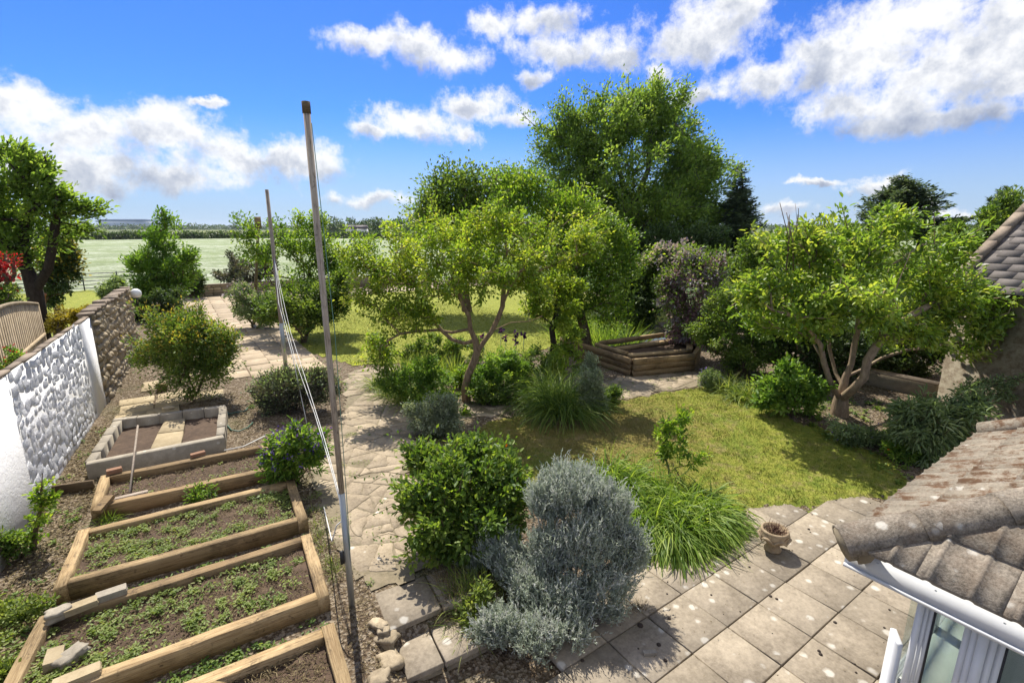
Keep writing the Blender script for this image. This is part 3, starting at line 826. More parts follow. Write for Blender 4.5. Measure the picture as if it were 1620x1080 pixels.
# ------------------------------------------------------------------ walls on the left
WA = np.array([-2.15, 8.4, 0.2]); WE = np.array([.0692, 1, 0]) / math.hypot(.0692, 1); WN = np.array([WE[1], -WE[0], 0])
def wl(t, n=0.0, z=0.0): return WA + WE * (t - 8.4) + WN * n + UP * (z - .2)
def wall_box(mb, t0, t1, n0, n1, z0, z1):
    c = [wl(t0, n0), wl(t0, n1), wl(t1, n1), wl(t1, n0)]
    V = [(q[0], q[1], z) for z in (z0, z1) for q in c]
    return mb.add(V, [[(0, 3, 2, 1), (4, 5, 6, 7), (0, 1, 5, 4), (1, 2, 6, 5), (2, 3, 7, 6), (3, 0, 4, 7)]])
def stone_mesh(name, rng, rough=.1, bulge=.5):
    nx, nz = 5, 4
    xs, zs = np.linspace(-.5, .5, nx), np.linspace(-.5, .5, nz)
    X, Z = np.meshgrid(xs, zs)
    rr = np.maximum(np.abs(X), np.abs(Z)) * 2
    Y = (1 - bulge * rr ** 4) + rng.normal(0, rough, X.shape)
    cor = (np.abs(X) > .45) & (np.abs(Z) > .45)
    Xj = X * np.where(cor, .86, 1) + rng.normal(0, .035, X.shape); Zj = Z * np.where(cor, .86, 1) + rng.normal(0, .045, X.shape)
    V = np.stack([Xj, Y, Zj], -1).reshape(-1, 3)
    i = (np.arange(nz - 1)[:, None] * nx + np.arange(nx - 1)[None]).ravel()
    F = [np.stack([i, i + nx, i + nx + 1, i + 1], -1)]
    ring = [k for k in range(nx)] + [nx * r + nx - 1 for r in range(1, nz)] + [nx * (nz - 1) + k for k in range(nx - 2, -1, -1)] + [nx * r for r in range(nz - 2, 0, -1)]
    B = V[ring] * [1, 0, 1]; n = len(V)
    V = np.concatenate([V, B]); m = len(ring)
    F.append(np.array([(ring[k], ring[(k + 1) % m], n + (k + 1) % m, n + k) for k in range(m)]))
    me = make_mesh(name, V, [np.concatenate(F)], None, True)
    return me
def stone_courses(root, mat, t0, t1, z0, z1, ch, cw, depth, seed, proud=.0, limit=300, rough=.1, gap=.012, jz=.0):
    rng = np.random.default_rng(seed)
    ms = [stone_mesh('stone', rng, rough) for _ in range(8)]
    og = origin(root); z = z0; k = 0
    ang = math.atan2(WE[1], WE[0]) + math.pi          # local +Y faces the garden
    while z < z1 - .04:
        h = ch * rng.uniform(.75, 1.3); h = min(h, z1 - z)
        t = t0 + rng.uniform(-.1, .02)
        while t < t1 - .05:
            w = min(cw * rng.uniform(.55, 1.5), t1 - t)
            if k < limit and t >= t0 - .05:
                me = ms[rng.integers(0, 8)]
                hh = h * rng.uniform(1 - jz * 1.2, 1 + jz * .6)
                p = wl(t + w / 2, proud, z + h / 2 + rng.normal(0, jz * .07))
                o = link('stone', me, mat, root, p - og)
                o.scale = (w * rng.uniform(1 - jz, 1 + jz * .3) - gap, depth * rng.uniform(.45, 1.3), hh - gap)
                o.rotation_euler = (rng.normal(0, jz * .12), rng.normal(0, .05 + jz * .3), ang + rng.normal(0, .03))
                k += 1
            t += w
        z += h
    return k
wr = empty('white_wall', wl(9, .0, .2), 'white painted rubble garden wall with smooth rendered piers on the left', 'wall')
wall_box(MB(), 2.5, 14.35, -.10, -.03, .05, 2.33).build('wall_core', M['white_paint'], wr)
wall_box(MB(), 3.0, 9.15, -.03, .004, .05, 2.32).build('pier', M['white_paint'], wr)
wall_box(MB(), 13.45, 14.36, -.03, .004, .05, 2.315).build('pier', M['white_paint'], wr)
stone_courses(wr, M['white_paint'], 9.15, 13.45, .22, 2.31, .135, .21, .017, 21, -.029, 300, .2, -.004, .4)
rng = np.random.default_rng(8)
t = 3.0; k = 0
while t < 14.2:
    w = rng.uniform(.25, .9); w = min(w, 14.37 - t)
    mb = wall_box(MB(), t, t + w - .004, -.105 + rng.normal(0, .012), -.012 + rng.normal(0, .008), 2.335, 2.365 + rng.normal(0, .01))
    mb.build('coping_stone', M['coping'], wr); t += w
nr = empty('stone_wall', wl(17, 0, .2), 'bare brown rubble stone wall beyond the white wall, globe lamp on its end', 'wall')
wall_box(MB(), 14.4, 20.3, -.20, -.02, .05, 2.36).build('wall_core', M['mortar'], nr)
stone_courses(nr, M['rubble'], 14.4, 20.3, .2, 2.36, .185, .285, .085, 22, -.03, 298, .14, .012, .25)
t = 14.4
while t < 20.25:
    w = min(rng.uniform(.3, .55), 20.33 - t)
    wall_box(MB(), t, t + w - .02, -.22 + rng.normal(0, .02), .05 + rng.normal(0, .02), 2.365, 2.44 + rng.normal(0, .02)).build('coping_stone', M['coping'], nr); t += w
lp = wp(215, 464, float(wl(20.1) @ FW)); 
lr = empty('globe_lamp', lp, 'round white globe lamp on the far end of the stone wall', 'lamp')
th = np.linspace(-1.45, 1.45, 10)
MB().lathe([(.155 * math.cos(a), .155 * math.sin(a)) for a in th], lp, 18).build('globe', M['lamp_glass'], lr, smooth=True)
MB().tube([lp + [0, 0, -.34], lp + [0, 0, -.14]], .03, 8).build('stem', M['iron'], lr)
MB().lathe([(.075, -.17), (.075, -.13), (.03, -.12)], lp, 12).build('collar', M['iron'], lr)
# arched slatted fence panel in the next garden
fr = empty('fence_panel', (-2.7, 13.6, .26), 'wooden arched-top panel of upright slats behind the white wall', 'fence')
zt = lambda t: 2.60 + .30 * math.sin(math.pi * min(1, max(0, (15.3 - t) / 6.0)))
for k in range(34):
    t = 15.17 - k * .145
    if t < 10.5: break
    MB().box(-2.72, -2.70, t - .04, t + .04, .35, zt(t) - .03).build('slat', M['fence_wood'], fr)
MB().box(-2.77, -2.69, 15.25, 15.34, .25, 2.60).build('post', M['fence_wood'], fr)
ts = np.linspace(15.3, 10.4, 14)
MB().tube([(-2.71, t, zt(t)) for t in ts], .035, 6).build('top_rail', M['fence_wood'], fr)
for z in (.8, 1.9): MB().box(-2.695, -2.665, 10.4, 15.25, z - .035, z + .035).build('rail', M['fence_wood'], fr)
# metal estate railing at the end of the next garden
mr = empty('estate_railing', (-5.5, 41.6, .26), 'dark metal estate railing with horizontal bars before the meadow on the left', 'railing')
for k in range(7):
    s = -12 + k * 1.75
    MB().box(s - .03, s + .03, 41.57, 41.63, .26, 1.5).build('post', M['iron'], mr)
for z in (.5, .72, .95, 1.18, 1.42): MB().tube([(-12.2, 41.6, z), (-1.2, 41.6, z)], .028, 5).build('bar', M['iron'], mr)
# low stone wall at the end of the terrace
ew = empty('low_wall', (4, 34.6, .26), 'low brown stone wall across the far end of the terrace', 'wall')
MB().box(-1.5, 15, 34.45, 34.8, .1, .92).build('wall_core', M['mortar'], ew)
ms = [stone_mesh('stone', rng, .1) for _ in range(5)]
for r in range(4):
    s = -1.4 + (r % 2) * .2
    while s < 9:
        w = rng.uniform(.3, .6)
        o = link('stone', ms[rng.integers(0, 5)], M['rubble'], ew, np.array([s + w / 2, 34.46, .36 + r * .17]) - origin(ew))
        o.scale = (w - .02, .05, .15); o.rotation_euler = (0, 0, math.pi); s += w
MB().box(-1.5, 15, 34.40, 34.84, .925, .98).build('coping', M['coping'], ew)

# ------------------------------------------------------------------ patio, steps, crazy paving, terrace
pat = empty('patio', (4, 2, 0), kind='structure')
SL = []
for k in range(6):
    rr = np.random.default_rng(40 + k)
    q = np.array([(-.303, -.293), (.303, -.293), (.303, .293), (-.303, .293)]) + rr.normal(0, .0025, (4, 2))
    mb = MB().prism(q, -.05, 0, .006); V, F = mb.out()
    SL.append(make_mesh('slab', V, F))
rng = np.random.default_rng(50)
for r in range(9):
    tc = 3.632 - .3 - .6 * r
    for c in range(-5, 10):
        sc = 4.549 + .31 + .62 * c
        if r == 0 and (sc < 2.7 or sc > 9.3): continue
        if sc > 8.3 + (2.95 - tc) * 2.4 and tc > 2.2: continue
        if tc < .9 and sc > 4.0 and sc < 7: continue
        if sc < 1.5: continue
        o = link('slab', SL[rng.integers(0, 6)], M['patio_slab'], pat, (sc - 4 + rng.normal(0, .0025), tc - 2 + rng.normal(0, .0025), rng.normal(0, .002)))
        o.rotation_euler = (rng.normal(0, .003), rng.normal(0, .003), rng.choice([0, math.pi]) + rng.normal(0, .003))
st = empty('garden_steps', (1.8, 4, 0), kind='structure')
for (q, z1) in (([(1.33, 4.2), (1.92, 4.18), (1.98, 4.76), (1.4, 4.8)], .275), ([(1.945, 4.17), (2.5, 4.14), (2.56, 4.7), (2.0, 4.745)], .27),
                ([(1.32, 3.70), (1.69, 3.67), (1.735, 4.12), (1.39, 4.13)], .135), ([(1.71, 3.665), (2.3, 3.63), (2.33, 4.1), (1.755, 4.115)], .13)):
    MB().prism(q, z1 - .065, z1, .01).build('step_slab', M['patio_slab'], st)
    c = np.mean(q, 0); qq = c + (np.array(q) - c) * .93
    MB().prism(qq, z1 - .2, z1 - .066).build('riser', M['mortar'], st)
def clip_half(poly, a, b):                  # keep points with a.x <= b
    out = []; n = len(poly)
    for i in range(n):
        p, q = poly[i], poly[(i + 1) % n]; dp, dq = a @ p - b, a @ q - b
        if dp <= 0: out.append(p)
        if dp * dq < 0: out.append(p + (q - p) * dp / (dp - dq))
    return out
def crazy(root, poly, amin, amax, seed, mat, limit, zt=.020, name='paving_stone'):
    """broken flagstones: the ground split again and again by random cracks"""
    rng = np.random.default_rng(seed); p = np.asarray(poly, float); lo, hi = p.min(0) - .3, p.max(0) + .3
    todo = [np.array([(lo[0], lo[1]), (hi[0], lo[1]), (hi[0], hi[1]), (lo[0], hi[1])])]; cells = []
    def area(c): return .5 * abs(np.dot(c[:, 0], np.roll(c[:, 1], -1)) - np.dot(c[:, 1], np.roll(c[:, 0], -1)))
    while todo:
        c = todo.pop(); a = area(c)
        if a < .9 and not inside(p, c[:, 0].mean(keepdims=True), c[:, 1].mean(keepdims=True))[0] and a < .5: continue
        if a < rng.uniform(amin, amax): cells.append(c); continue
        m = c.mean(0); ev, ew = np.linalg.eigh(np.cov((c - m).T)); ax = ew[:, 1]
        th = math.atan2(ax[1], ax[0]) + rng.normal(0, .38); nrm = np.array([math.cos(th), math.sin(th)])
        b = nrm @ (m + ax * rng.normal(0, .12) * math.sqrt(ev[1]))
        for s_ in (1, -1):
            h = clip_half(list(c), nrm * s_, b * s_)
            if len(h) > 2: todo.append(np.array(h))
    cells = [c for c in cells if inside(p, c[:, 0].mean(keepdims=True), c[:, 1].mean(keepdims=True))[0]]
    cells.sort(key=lambda c: np.linalg.norm(c.mean(0))); spare = MB()
    for n, cell in enumerate(cells):
        c = cell.mean(0); L = len(cell)
        e = np.linalg.norm(np.roll(cell, -1, 0) - cell, axis=1); pp = []
        for k in range(L):
            a, b = cell[k], cell[(k + 1) % L]
            if e[k] < .03: continue
            t_ = min(.25, .03 / e[k]); pp.append(a + (b - a) * t_)
            if e[k] > .14: pp += [a + (b - a) * .36 + rng.normal(0, .012, 2), a + (b - a) * .68 + rng.normal(0, .012, 2)]
            pp.append(b - (b - a) * t_)
        if len(pp) < 3: continue
        pp = np.array(pp); d = pp - c; r = np.linalg.norm(d, axis=1, keepdims=True); pp = c + d * (1 - rng.uniform(.004, .009) / r)
        if np.sum(pp[:, 0] * np.roll(pp[:, 1], -1) - pp[:, 1] * np.roll(pp[:, 0], -1)) < 0: pp = pp[::-1]
        z = float(terrain(c[0], c[1])) + zt + rng.normal(0, .003)
        mb = MB() if n < limit else spare
        mb.prism(pp, z - .06, z, .003)
        if n < limit: V, F = mb.out(); part(name, V, F, mat, root)
    print('paving stones', len(cells))
    if spare.n: spare.build(name + '_spread', mat, root, kind='stuff')
path = empty('garden_path', (3, 8, .26), kind='structure')
PATH = [(1.38, 4.86), (1.28, 7.07), (1.38, 7.9), (1.95, 9.0), (2.75, 10.7), (3.2, 12.2), (3.75, 13.75), (4.9, 13.9), (5.1, 12.8), (4.4, 11.2), (4.15, 9.95), (5.3, 9.5), (6.6, 9.4), (9.0, 8.95), (10.0, 9.0), (12.0, 8.3),
        (11.6, 7.3), (9.0, 7.65), (6.6, 8.45), (4.6, 8.75), (3.5, 8.55), (2.75, 7.1), (2.45, 5.7), (2.2, 4.86)]
drape('path_bed', PATH, .015, .1, M['path_joint'])
crazy(path, PATH, .07, .26, 61, M['paving'], 298)
ter = empty('terrace', (1.6, 20, .26), kind='structure')
rng = np.random.default_rng(62)
def slabq(s, t, w, l, z, nm='paving_slab', mat='terrace', par=ter):
    q = np.array([(s, t), (s + w, t), (s + w, t + l), (s, t + l)]) + rng.normal(0, .012, (4, 2))
    MB().prism(q, z - .06, z + rng.normal(0, .004), .008).build(nm, M[mat], par)
for r in range(27):
    for c in range(5):
        s0 = .05 + c * .66
        t0 = 14.6 + r * .73 + (c % 2) * .3
        if t0 > 34: continue
        if s0 < .5 and t0 < 15.2: continue
        slabq(s0, t0, .645, .715, .29)
for (s, t, w, l) in ((-1.5, 12.72, .55, .5), (-.93, 12.75, .6, .55), (-1.45, 13.27, .62, .6), (-.8, 13.34, .7, .6), (-1.5, 13.92, .7, .5), (-.75, 13.98, .72, .5), (0, 13.4, .6, .6), (-1.1, 14.9, .5, .9)): slabq(s, t, w, l, .29, mat='sandstone')
# ------------------------------------------------------------------ sleeper beds
def beam(name, p0, p1, w, h, ztop, mat, parent, seed, **kw):
    rng = np.random.default_rng(seed)
    p0 = np.array([p0[0], p0[1]]); p1 = np.array([p1[0], p1[1]]); L = np.linalg.norm(p1 - p0); ang = math.atan2(*(p1 - p0)[::-1])
    n = max(3, int(L / .3)); b = .005
    prof = np.array([(-w / 2, -h), (w / 2, -h), (w / 2, -b), (w / 2 - b, 0), (-w / 2 + b, 0), (-w / 2, -b)])
    V = []; 
    for i in range(n + 1):
        j = rng.normal(0, .0038, (6, 2)); V.append(np.c_[np.full(6, L * i / n - L / 2), prof + j])
    V = np.concatenate(V); k = np.arange(n)[:, None] * 6; q = np.arange(6)[None]; q2 = (q + 1) % 6
    F = [np.stack([k + q, k + 6 + q, k + 6 + q2, k + q2], -1).reshape(-1, 4), np.array([[0, 1, 2, 3, 4, 5], [n * 6 + x for x in (5, 4, 3, 2, 1, 0)]])]
    c = np.array([*((p0 + p1) / 2), ztop])
    o = link(name, make_mesh(name, V, F), mat, parent, c - (origin(parent) if parent else 0), **kw)
    o.rotation_euler = (rng.normal(0, .006), rng.normal(0, .002), ang)
    return o
def bed(c, label, w=.12, h=.24, z=.46, seed=0, mats=('sleeper',) * 4, soil=.36, sides='NESW'):
    NW, NE, SE, SW = [np.array(q, float) for q in c]
    root = empty('raised_bed', (*np.mean([NW, NE, SE, SW], 0), .26), label, 'raised bed', 'timber sleeper raised beds')
    ix = unit(NE - NW) * w; iy = unit(NW - SW) * w
    if 'W' in sides: beam('sleeper', NW + ix / 2, SW + ix / 2, w, h, z, M[mats[3]], root, seed + 1)
    if 'E' in sides: beam('sleeper', NE - ix / 2, SE - ix / 2, w, h, z + .004, M[mats[1]], root, seed + 2)
    if 'N' in sides: beam('sleeper', NW + ix * 1.03 - iy / 2, NE - ix * 1.03 - iy / 2, w, h, z - .003, M[mats[0]], root, seed + 3)
    if 'S' in sides: beam('sleeper', SW + ix * 1.03 + iy / 2, SE - ix * 1.03 + iy / 2, w, h, z + .002, M[mats[2]], root, seed + 4)
    rr = np.random.default_rng(seed); m = 20; k = 12
    U, Vv = np.meshgrid(np.linspace(0.02, .98, m), np.linspace(0.04, .96, k))
    Pq = (SW[None, None] * ((1 - U) * (1 - Vv))[..., None] + SE * (U * (1 - Vv))[..., None] + NE * (U * Vv)[..., None] + NW * ((1 - U) * Vv)[..., None])
    V = np.c_[Pq.reshape(-1, 2), (soil + rr.normal(0, .014, (k, m))).ravel()]
    i = (np.arange(k - 1)[:, None] * m + np.arange(m - 1)[None]).ravel()
    part('soil', V, np.stack([i, i + 1, i + m + 1, i + m], -1), M['soil_bed'], root, None, True)
    return root
BEDB = [(-1.48, 7.86), (1.12, 7.72), (1.05, 6.46), (-1.55, 6.63)]
BEDC = [(-1.59, 6.18), (1.01, 6.09), (.92, 4.84), (-1.75, 4.95)]
BEDD = [(-1.8, 4.55), (.86, 4.41), (.78, 3.2), (-1.85, 3.3)]
BEDA = [(-1.40, 9.56), (1.0, 9.36), (.95, 8.24), (-1.42, 8.42)]
bed(BEDA, 'shallow sleeper bed next to the block bed, broom lying in it', seed=70, mats=('sleeper_brown', 'sleeper', 'sleeper_brown', 'sleeper'), soil=.33)
beam('timber_board', (-2.0, 9.66), (-1.5, 9.55), .05, .2, .42, M['sleeper_dark'], None, 77, label='short dark board between the white wall and the broom bed', cat='board')
bed(BEDB, 'second sleeper bed from the broom, covered in small weeds with a grass tuft', seed=80)
bed(BEDC, 'weedy sleeper bed with loose blocks lying on its far beam', seed=90, mats=('sleeper_brown', 'sleeper', 'sleeper', 'sleeper'))
bed(BEDD, 'nearest sleeper bed, bare dry soil, cut off by the bottom edge', seed=100)
def chunk(name, c, size, ang, mat, label, cat, group=None, seed=0, tilt=(0, 0), rough=.02):
    rng = np.random.default_rng(seed + 500)
    V = np.array([(x, y, z) for z in (-.5, .5) for x, y in ((-.5, -.5), (.5, -.5), (.5, .5), (-.5, .5))]) 
    bmx = bmesh.new()
    bmesh.ops.create_cube(bmx, size=1)
    bmesh.ops.subdivide_edges(bmx, edges=bmx.edges[:], cuts=3 if rough < .1 else 4, use_grid_fill=True)
    fq = rng.uniform(2, 5, 3)
    for v in bmx.verts:
        r = v.co.copy(); q = max(abs(r.x), abs(r.y), abs(r.z)) / max(r.length, 1e-6)
        sph = r.normalized() * .56; m_ = .12 if rough < .1 else .32; n_ = math.sin(r.x * fq[0] * 2 + 1) * math.sin(r.y * fq[1] * 2) + math.sin(r.z * fq[2] * 2.3 + r.x * 3)
        v.co = r.lerp(sph, m_) * (1 + rough * .8 * n_) + Vector(rng.normal(0, rough * .22, 3))
        v.co = Vector((v.co.x * size[0], v.co.y * size[1], v.co.z * size[2]))
    me = bpy.data.meshes.new(name); bmx.to_mesh(me); bmx.free()
    for p in me.polygons: p.use_smooth = rough > .1
    o = link(name, me, M[mat], None, c, label=label, cat=cat, group=group)
    o.rotation_euler = (tilt[0], tilt[1], ang)
    return o
chunk('brick', gp(181, 744, .50) + [0, 0, 0], (.2, .1, .07), .1, 'brick_red', 'red brick lying on the bed beam beside the broom handle', 'brick', seed=1)
chunk('brick', gp(313, 718, .50), (.22, .09, .06), .15, 'brick_red', 'thin red brick lying along the front edge of the block bed', 'brick', seed=2)
chunk('block', gp(176, 938, .49), (.27, .115, .07), 0.03, 'block', 'pale block on the weedy bed beam, the right of two', 'block', 'loose blocks on the beams', 3)
chunk('block', gp(129, 958, .49), (.27, .115, .07), .12, 'sandstone', 'tan block on the weedy bed beam, the left of two', 'block', 'loose blocks on the beams', 4)
chunk('block', gp(122, 1071, .49), (.33, .12, .07), .05, 'sandstone', 'tan block on the beam at the bottom left corner', 'block', 'loose blocks on the beams', 5)
chunk('stone', gp(93, 969, .50), (.2, .13, .1), .3, 'block', 'pale round stone on the corner of the weedy bed', 'stone', None, 6, rough=.16)
chunk('brick', gp(86, 1041, .42), (.13, .22, .09), .0, 'sandstone', 'weathered brick lying in the soil of the weedy bed', 'brick', None, 7, (0, .1))
chunk('stone', gp(111, 1038, .42), (.24, .15, .1), .6, 'block', 'grey stone in the soil beside the weathered brick', 'stone', None, 8, rough=.16)
chunk('timber_offcut', gp(164, 797, .49), (.12, .3, .06), -.5, 'sleeper_brown', 'brown timber offcut leaning on the corner of the broom bed', 'offcut', None, 9, (.25, 0))
for k, (u, v, sz, lab) in enumerate(((618, 1052, (.2, .2, .13), 'largest pale rounded stone beside the bottom step'), (612, 1015, (.17, .2, .12), 'tan stone wedged left of the upper step slab'), (606, 1000, (.13, .12, .1), 'small brown stone at the corner of the upper step slab'), (598, 992, (.2, .1, .08), 'flat lichened stone at the edge of the path by the pole'), (600, 1082, (.18, .16, .14), 'half buried stone at the bottom edge beside the steps'))):
    chunk('stone', gp(u, v) + [0, 0, .03], sz, k * .7, 'rubble', lab, 'stone', 'stones edging the steps', 20 + k, rough=.17)
chunk('tree_stump', gp(256, 612, .36), (.2, .2, .22), .3, 'sleeper_brown', 'short cut log standing by the paving under the round bush', 'log', None, 31, rough=.12)
chunk('stone', gp(266, 646, .60), (.2, .12, .07), .2, 'sandstone', 'small tan stone on the far edge of the block bed', 'stone', None, 32, rough=.15)
# concrete block bed
c4 = [np.array(q) for q in ((-1.41, 12.19), (.53, 11.83), (.37, 9.92), (-1.64, 9.95))]
bb = empty('block_bed', (*np.mean(c4, 0), .26), 'grey concrete block bed with bare soil and a sandstone slab in it', 'raised bed')
def blockrow(a, b, nb, w=.14, z0=.24, z1=.55, seed=0):
    rng = np.random.default_rng(seed); d = (b - a) / nb; nrm = np.array([d[1], -d[0]]); nrm /= np.linalg.norm(nrm)
    for k in range(nb):
        p, q = a + d * k + d * .012, a + d * (k + 1) - d * .012
        poly = np.array([p, q, q + nrm * w, p + nrm * w]) + rng.normal(0, .004, (4, 2))
        if np.cross(poly[1] - poly[0], poly[2] - poly[1]) < 0: poly = poly[::-1]
        MB().prism(poly, z0, z1 + rng.normal(0, .008), .01).build('block', M['block'], bb)
ux = unit(c4[1] - c4[0]); 
blockrow(c4[0], c4[1], 5, seed=1); blockrow(c4[1] - [0, .15], c4[2] + [0, .15], 4, seed=2)
blockrow(c4[2], c4[3], 1, seed=3); blockrow(c4[3] + [0, .15], c4[0] - [0, .15], 5, seed=4)
rr = np.random.default_rng(4); U, Vv = np.meshgrid(np.linspace(0.03, .97, 16), np.linspace(0.03, .97, 16))
Pq = c4[3] * ((1 - U) * (1 - Vv))[..., None] + c4[2] * (U * (1 - Vv))[..., None] + c4[1] * (U * Vv)[..., None] + c4[0] * ((1 - U) * Vv)[..., None]
i = (np.arange(15)[:, None] * 16 + np.arange(15)[None]).ravel()
part('soil', np.c_[Pq.reshape(-1, 2), (.36 + rr.normal(0, .012, 256))], np.stack([i, i + 1, i + 17, i + 16], -1), M['soil_bed'], bb, None, True)
q = [gp(u, v, .42)[:2] for u, v in ((238, 709), (286, 703), (290, 681), (249, 686))]
MB().prism(q, .37, .42, .006).build('stone_slab', M['sandstone'], None, kind='thing', label='near half of the sandstone slab laid across the block bed', cat='slab', base=(*q[0], .37))
q = [gp(u, v, .42)[:2] for u, v in ((249.5, 685), (290.5, 680), (293, 661), (260, 666))]
MB().prism(q, .37, .423, .006).build('stone_slab', M['sandstone'], None, kind='thing', label='far half of the sandstone slab laid across the block bed', cat='slab', base=(*q[0], .37))
# broom
h0 = gp(206, 782, .42); h1 = gp(218, 673, .80)
br = empty('broom', h0, 'long-handled yard broom lying in the bed, head down, handle on the blocks', 'broom')
MB().tube([h0 + [0, 0, .04], h1], .016, 8).build('handle', M['pole_wood'], br)
a, b = gp(179, 790, .44), gp(234, 777, .44); d = unit(b - a); nn = np.array([-d[1], d[0], 0])
def slab3(a, b, w, z0, z1): return MB().prism([(a - nn * w)[:2], (b - nn * w)[:2], (b + nn * w)[:2], (a + nn * w)[:2]], z0, z1, .004)
slab3(a, b, .035, .42, .455).build('head', M['pole_wood'], br)
rng = np.random.default_rng(9); n = 700
P = a + (b - a) * rng.uniform(0.01, .99, n)[:, None] + nn * rng.uniform(-.035, .035, n)[:, None]; P[:, 2] = .42
V, F, k = blades(P, np.c_[rng.normal(0, .12, (n, 2)) - nn[:2] * .25, -np.ones(n)], .085, .006, rng, 0, 1)
part('bristles', V, F, M['bristle'], br)

# ------------------------------------------------------------------ clothes-line poles and ropes
b0 = gp(557, 958, .26); t0 = wp(484, 165, 4.58)
pr = empty('clothes_pole', b0, 'tall weathered timber clothes pole standing beside the crazy paved path', 'pole')
f = lambda k: b0 + (t0 - b0) * k
MB().tube([f(-.02), f(.27)], [.034, .031], 12).build('sleeve', M['alu'], pr, smooth=True)
MB().tube([f(.265), f(.6), f(1)], [.029, .028, .030], 12).build('shaft', M['pole_wood'], pr, smooth=True)
MB().tube([f(.985), f(1.004)], [.036, .036], 12).build('cap', M['sleeper_dark'], pr)
MB().box(*[x for q in (f(.125) + [-.055, 0, 0],) for x in (q[0] - .02, q[0] + .02, q[1] - .01, q[1] + .015)], f(.125)[2] - .08, f(.125)[2] + .07).build('cleat', M['rubber'], pr)
rp = [f(.97) + RT * .035, f(.6) + RT * .075 , f(.3) + RT * .05, f(.14) + RT * .035, f(.1) - RT * .04]
MB().tube(rp, .004, 5).build('halyard', M['rope_green'], pr)
b1 = gp(452, 578, .26); t1 = wp(422, 300, float(b1 @ FW))
p2 = empty('clothes_pole', b1, 'thinner grey clothes pole farther off, behind the purple sage bush', 'pole')
MB().tube([b1 - [0, 0, .1], (b1 + t1) / 2, t1], [.06, .052, .048], 10).build('shaft', M['pole_wood'], p2, smooth=True)
MB().tube([b1 - [0, 0, .1], b1 + [0, 0, 1.3]], [.062, .058], 10).build('sleeve', M['alu'], p2, smooth=True)
def rope(pts, r, mat, label, seed=0):
    P = np.array(pts); k = np.linspace(0, len(P) - 1, 16); i = np.minimum(k.astype(int), len(P) - 2); fr_ = (k - i)[:, None]
    Q = P[i] * (1 - fr_) + P[i + 1] * fr_
    MB().tube(Q, r, 5).build('rope', M[mat], None, smooth=True, label=label, cat='rope', group='clothes line ropes', base=P[0])
a0 = b1 + (t1 - b1) * .62
rope([a0, wp(441, 480, 12.5), wp(462, 560, 10.5), gp(486, 672)], .008, 'rope_white', 'leftmost white rope slanting from the grey pole to the path')
rope([a0 + [0, 0, .03], wp(447, 490, 11.5), wp(468, 572, 9), wp(498, 655, 7.4), wp(520, 728, 5.4), f(.22)], .005, 'rope_white', 'sagging white rope from the grey pole to the foot of the tall pole')
rope([a0 + [0, 0, .06], wp(458, 520, 10.5), wp(490, 620, 7.8), wp(515, 700, 5.8), f(.235)], .005, 'rope_white', 'thin rope nearest the tall pole, tied at its metal sleeve')
rope([f(.21), f(.205) + [-.07, .05, -.05], f(.2) + [-.12, .1, -.22], gp(512, 800)], .007, 'rope_white', 'loose tied rope end hanging beside the purple flowers')
hs = empty('garden_hose', gp(385, 690), 'dark green garden hose looped on the soil right of the block bed', 'hose')
MB().tube([gp(u, v, .30) for u, v in ((357, 648), (362, 655), (372, 652), (388, 650), (392, 645))] , .014, 6).build('hose', M['hose_green'], hs, smooth=True)
MB().tube([gp(u, v, .29) for u, v in ((355, 655), (358, 670), (366, 680), (378, 682), (392, 676), (400, 668))], .014, 6).build('hose', M['hose_green'], hs, smooth=True)
MB().tube([gp(355, 712, .48), gp(385, 706, .42), gp(420, 689, .36)], .011, 6).build('cane', M['rope_white'], None, label='thin white stick lying by the corner of the block bed', cat='stick', base=gp(385, 706, .42))
pp = wp(405, 540, 20.5); pp[2] = .26; q = wp(407, 345, 20.5)
wpz = empty('wooden_post', pp, 'wooden post top rising from the leafy clump behind the grey pole', 'post')
MB().tube([pp, q * [1, 1, 0] + [0, 0, q[2] - .35]], .06, 8).build('post', M['sleeper_dark'], wpz)
MB().box(q[0] - .12, q[0] + .12, q[1] - .05, q[1] + .05, q[2] - .4, q[2] + .05).build('board', M['sleeper_brown'], wpz)

# ------------------------------------------------------------------ timber planter
pb = empty('timber_planter', (11, 9.2, .26), 'six-sided planter of stacked timber sleepers filled with dark soil at the lawn edge', 'planter')
F1, F2, R1, L1 = (10.09, 8.83), (12.04, 8.25), (13.1, 8.9), (10.3, 12.2)
for k in range(3):
    z = .43 + k * .17; sft = .012 * (k % 2)
    nm = 'sleeper'
    beam(nm, (F1[0] + .03, F1[1] + .06 - sft), (F2[0] - .03, F2[1] + .07 - sft), .11, .165, z, M['sleeper'], pb, 300 + k)
    beam(nm, (F1[0] + .02 + sft, F1[1] + .14), (L1[0] + sft, L1[1]), .11, .165, z - .002, M['sleeper_brown'], pb, 310 + k)
    beam(nm, (F2[0] + .05, F2[1] + .12 - sft), (R1[0], R1[1]), .11, .165, z - .003, M['sleeper'], pb, 320 + k)
    beam(nm, (R1[0], R1[1] + .06), (13.3, 10.2), .11, .165, z - .002, M['sleeper_brown'], pb, 330 + k)
top = [(10.22, 9.15), (12.1, 8.55), (12.75, 9.0), (12.9, 9.9)]
for k, (a, b) in enumerate(zip(top[:-1], top[1:])): beam('sleeper', a, b, .17, .07, .84, M['sleeper'], pb, 340 + k)
beam('sleeper', (10.3, 9.3), (10.35, 10.6), .12, .1, .868, M['sleeper'], pb, 350)
beam('sleeper', (10.45, 9.85), (12.75, 9.6), .1, .12, .86, M['sleeper'], pb, 351)
beam('sleeper', (10.5, 10.6), (13.1, 10.3), .1, .14, .9, M['sleeper'], pb, 352)
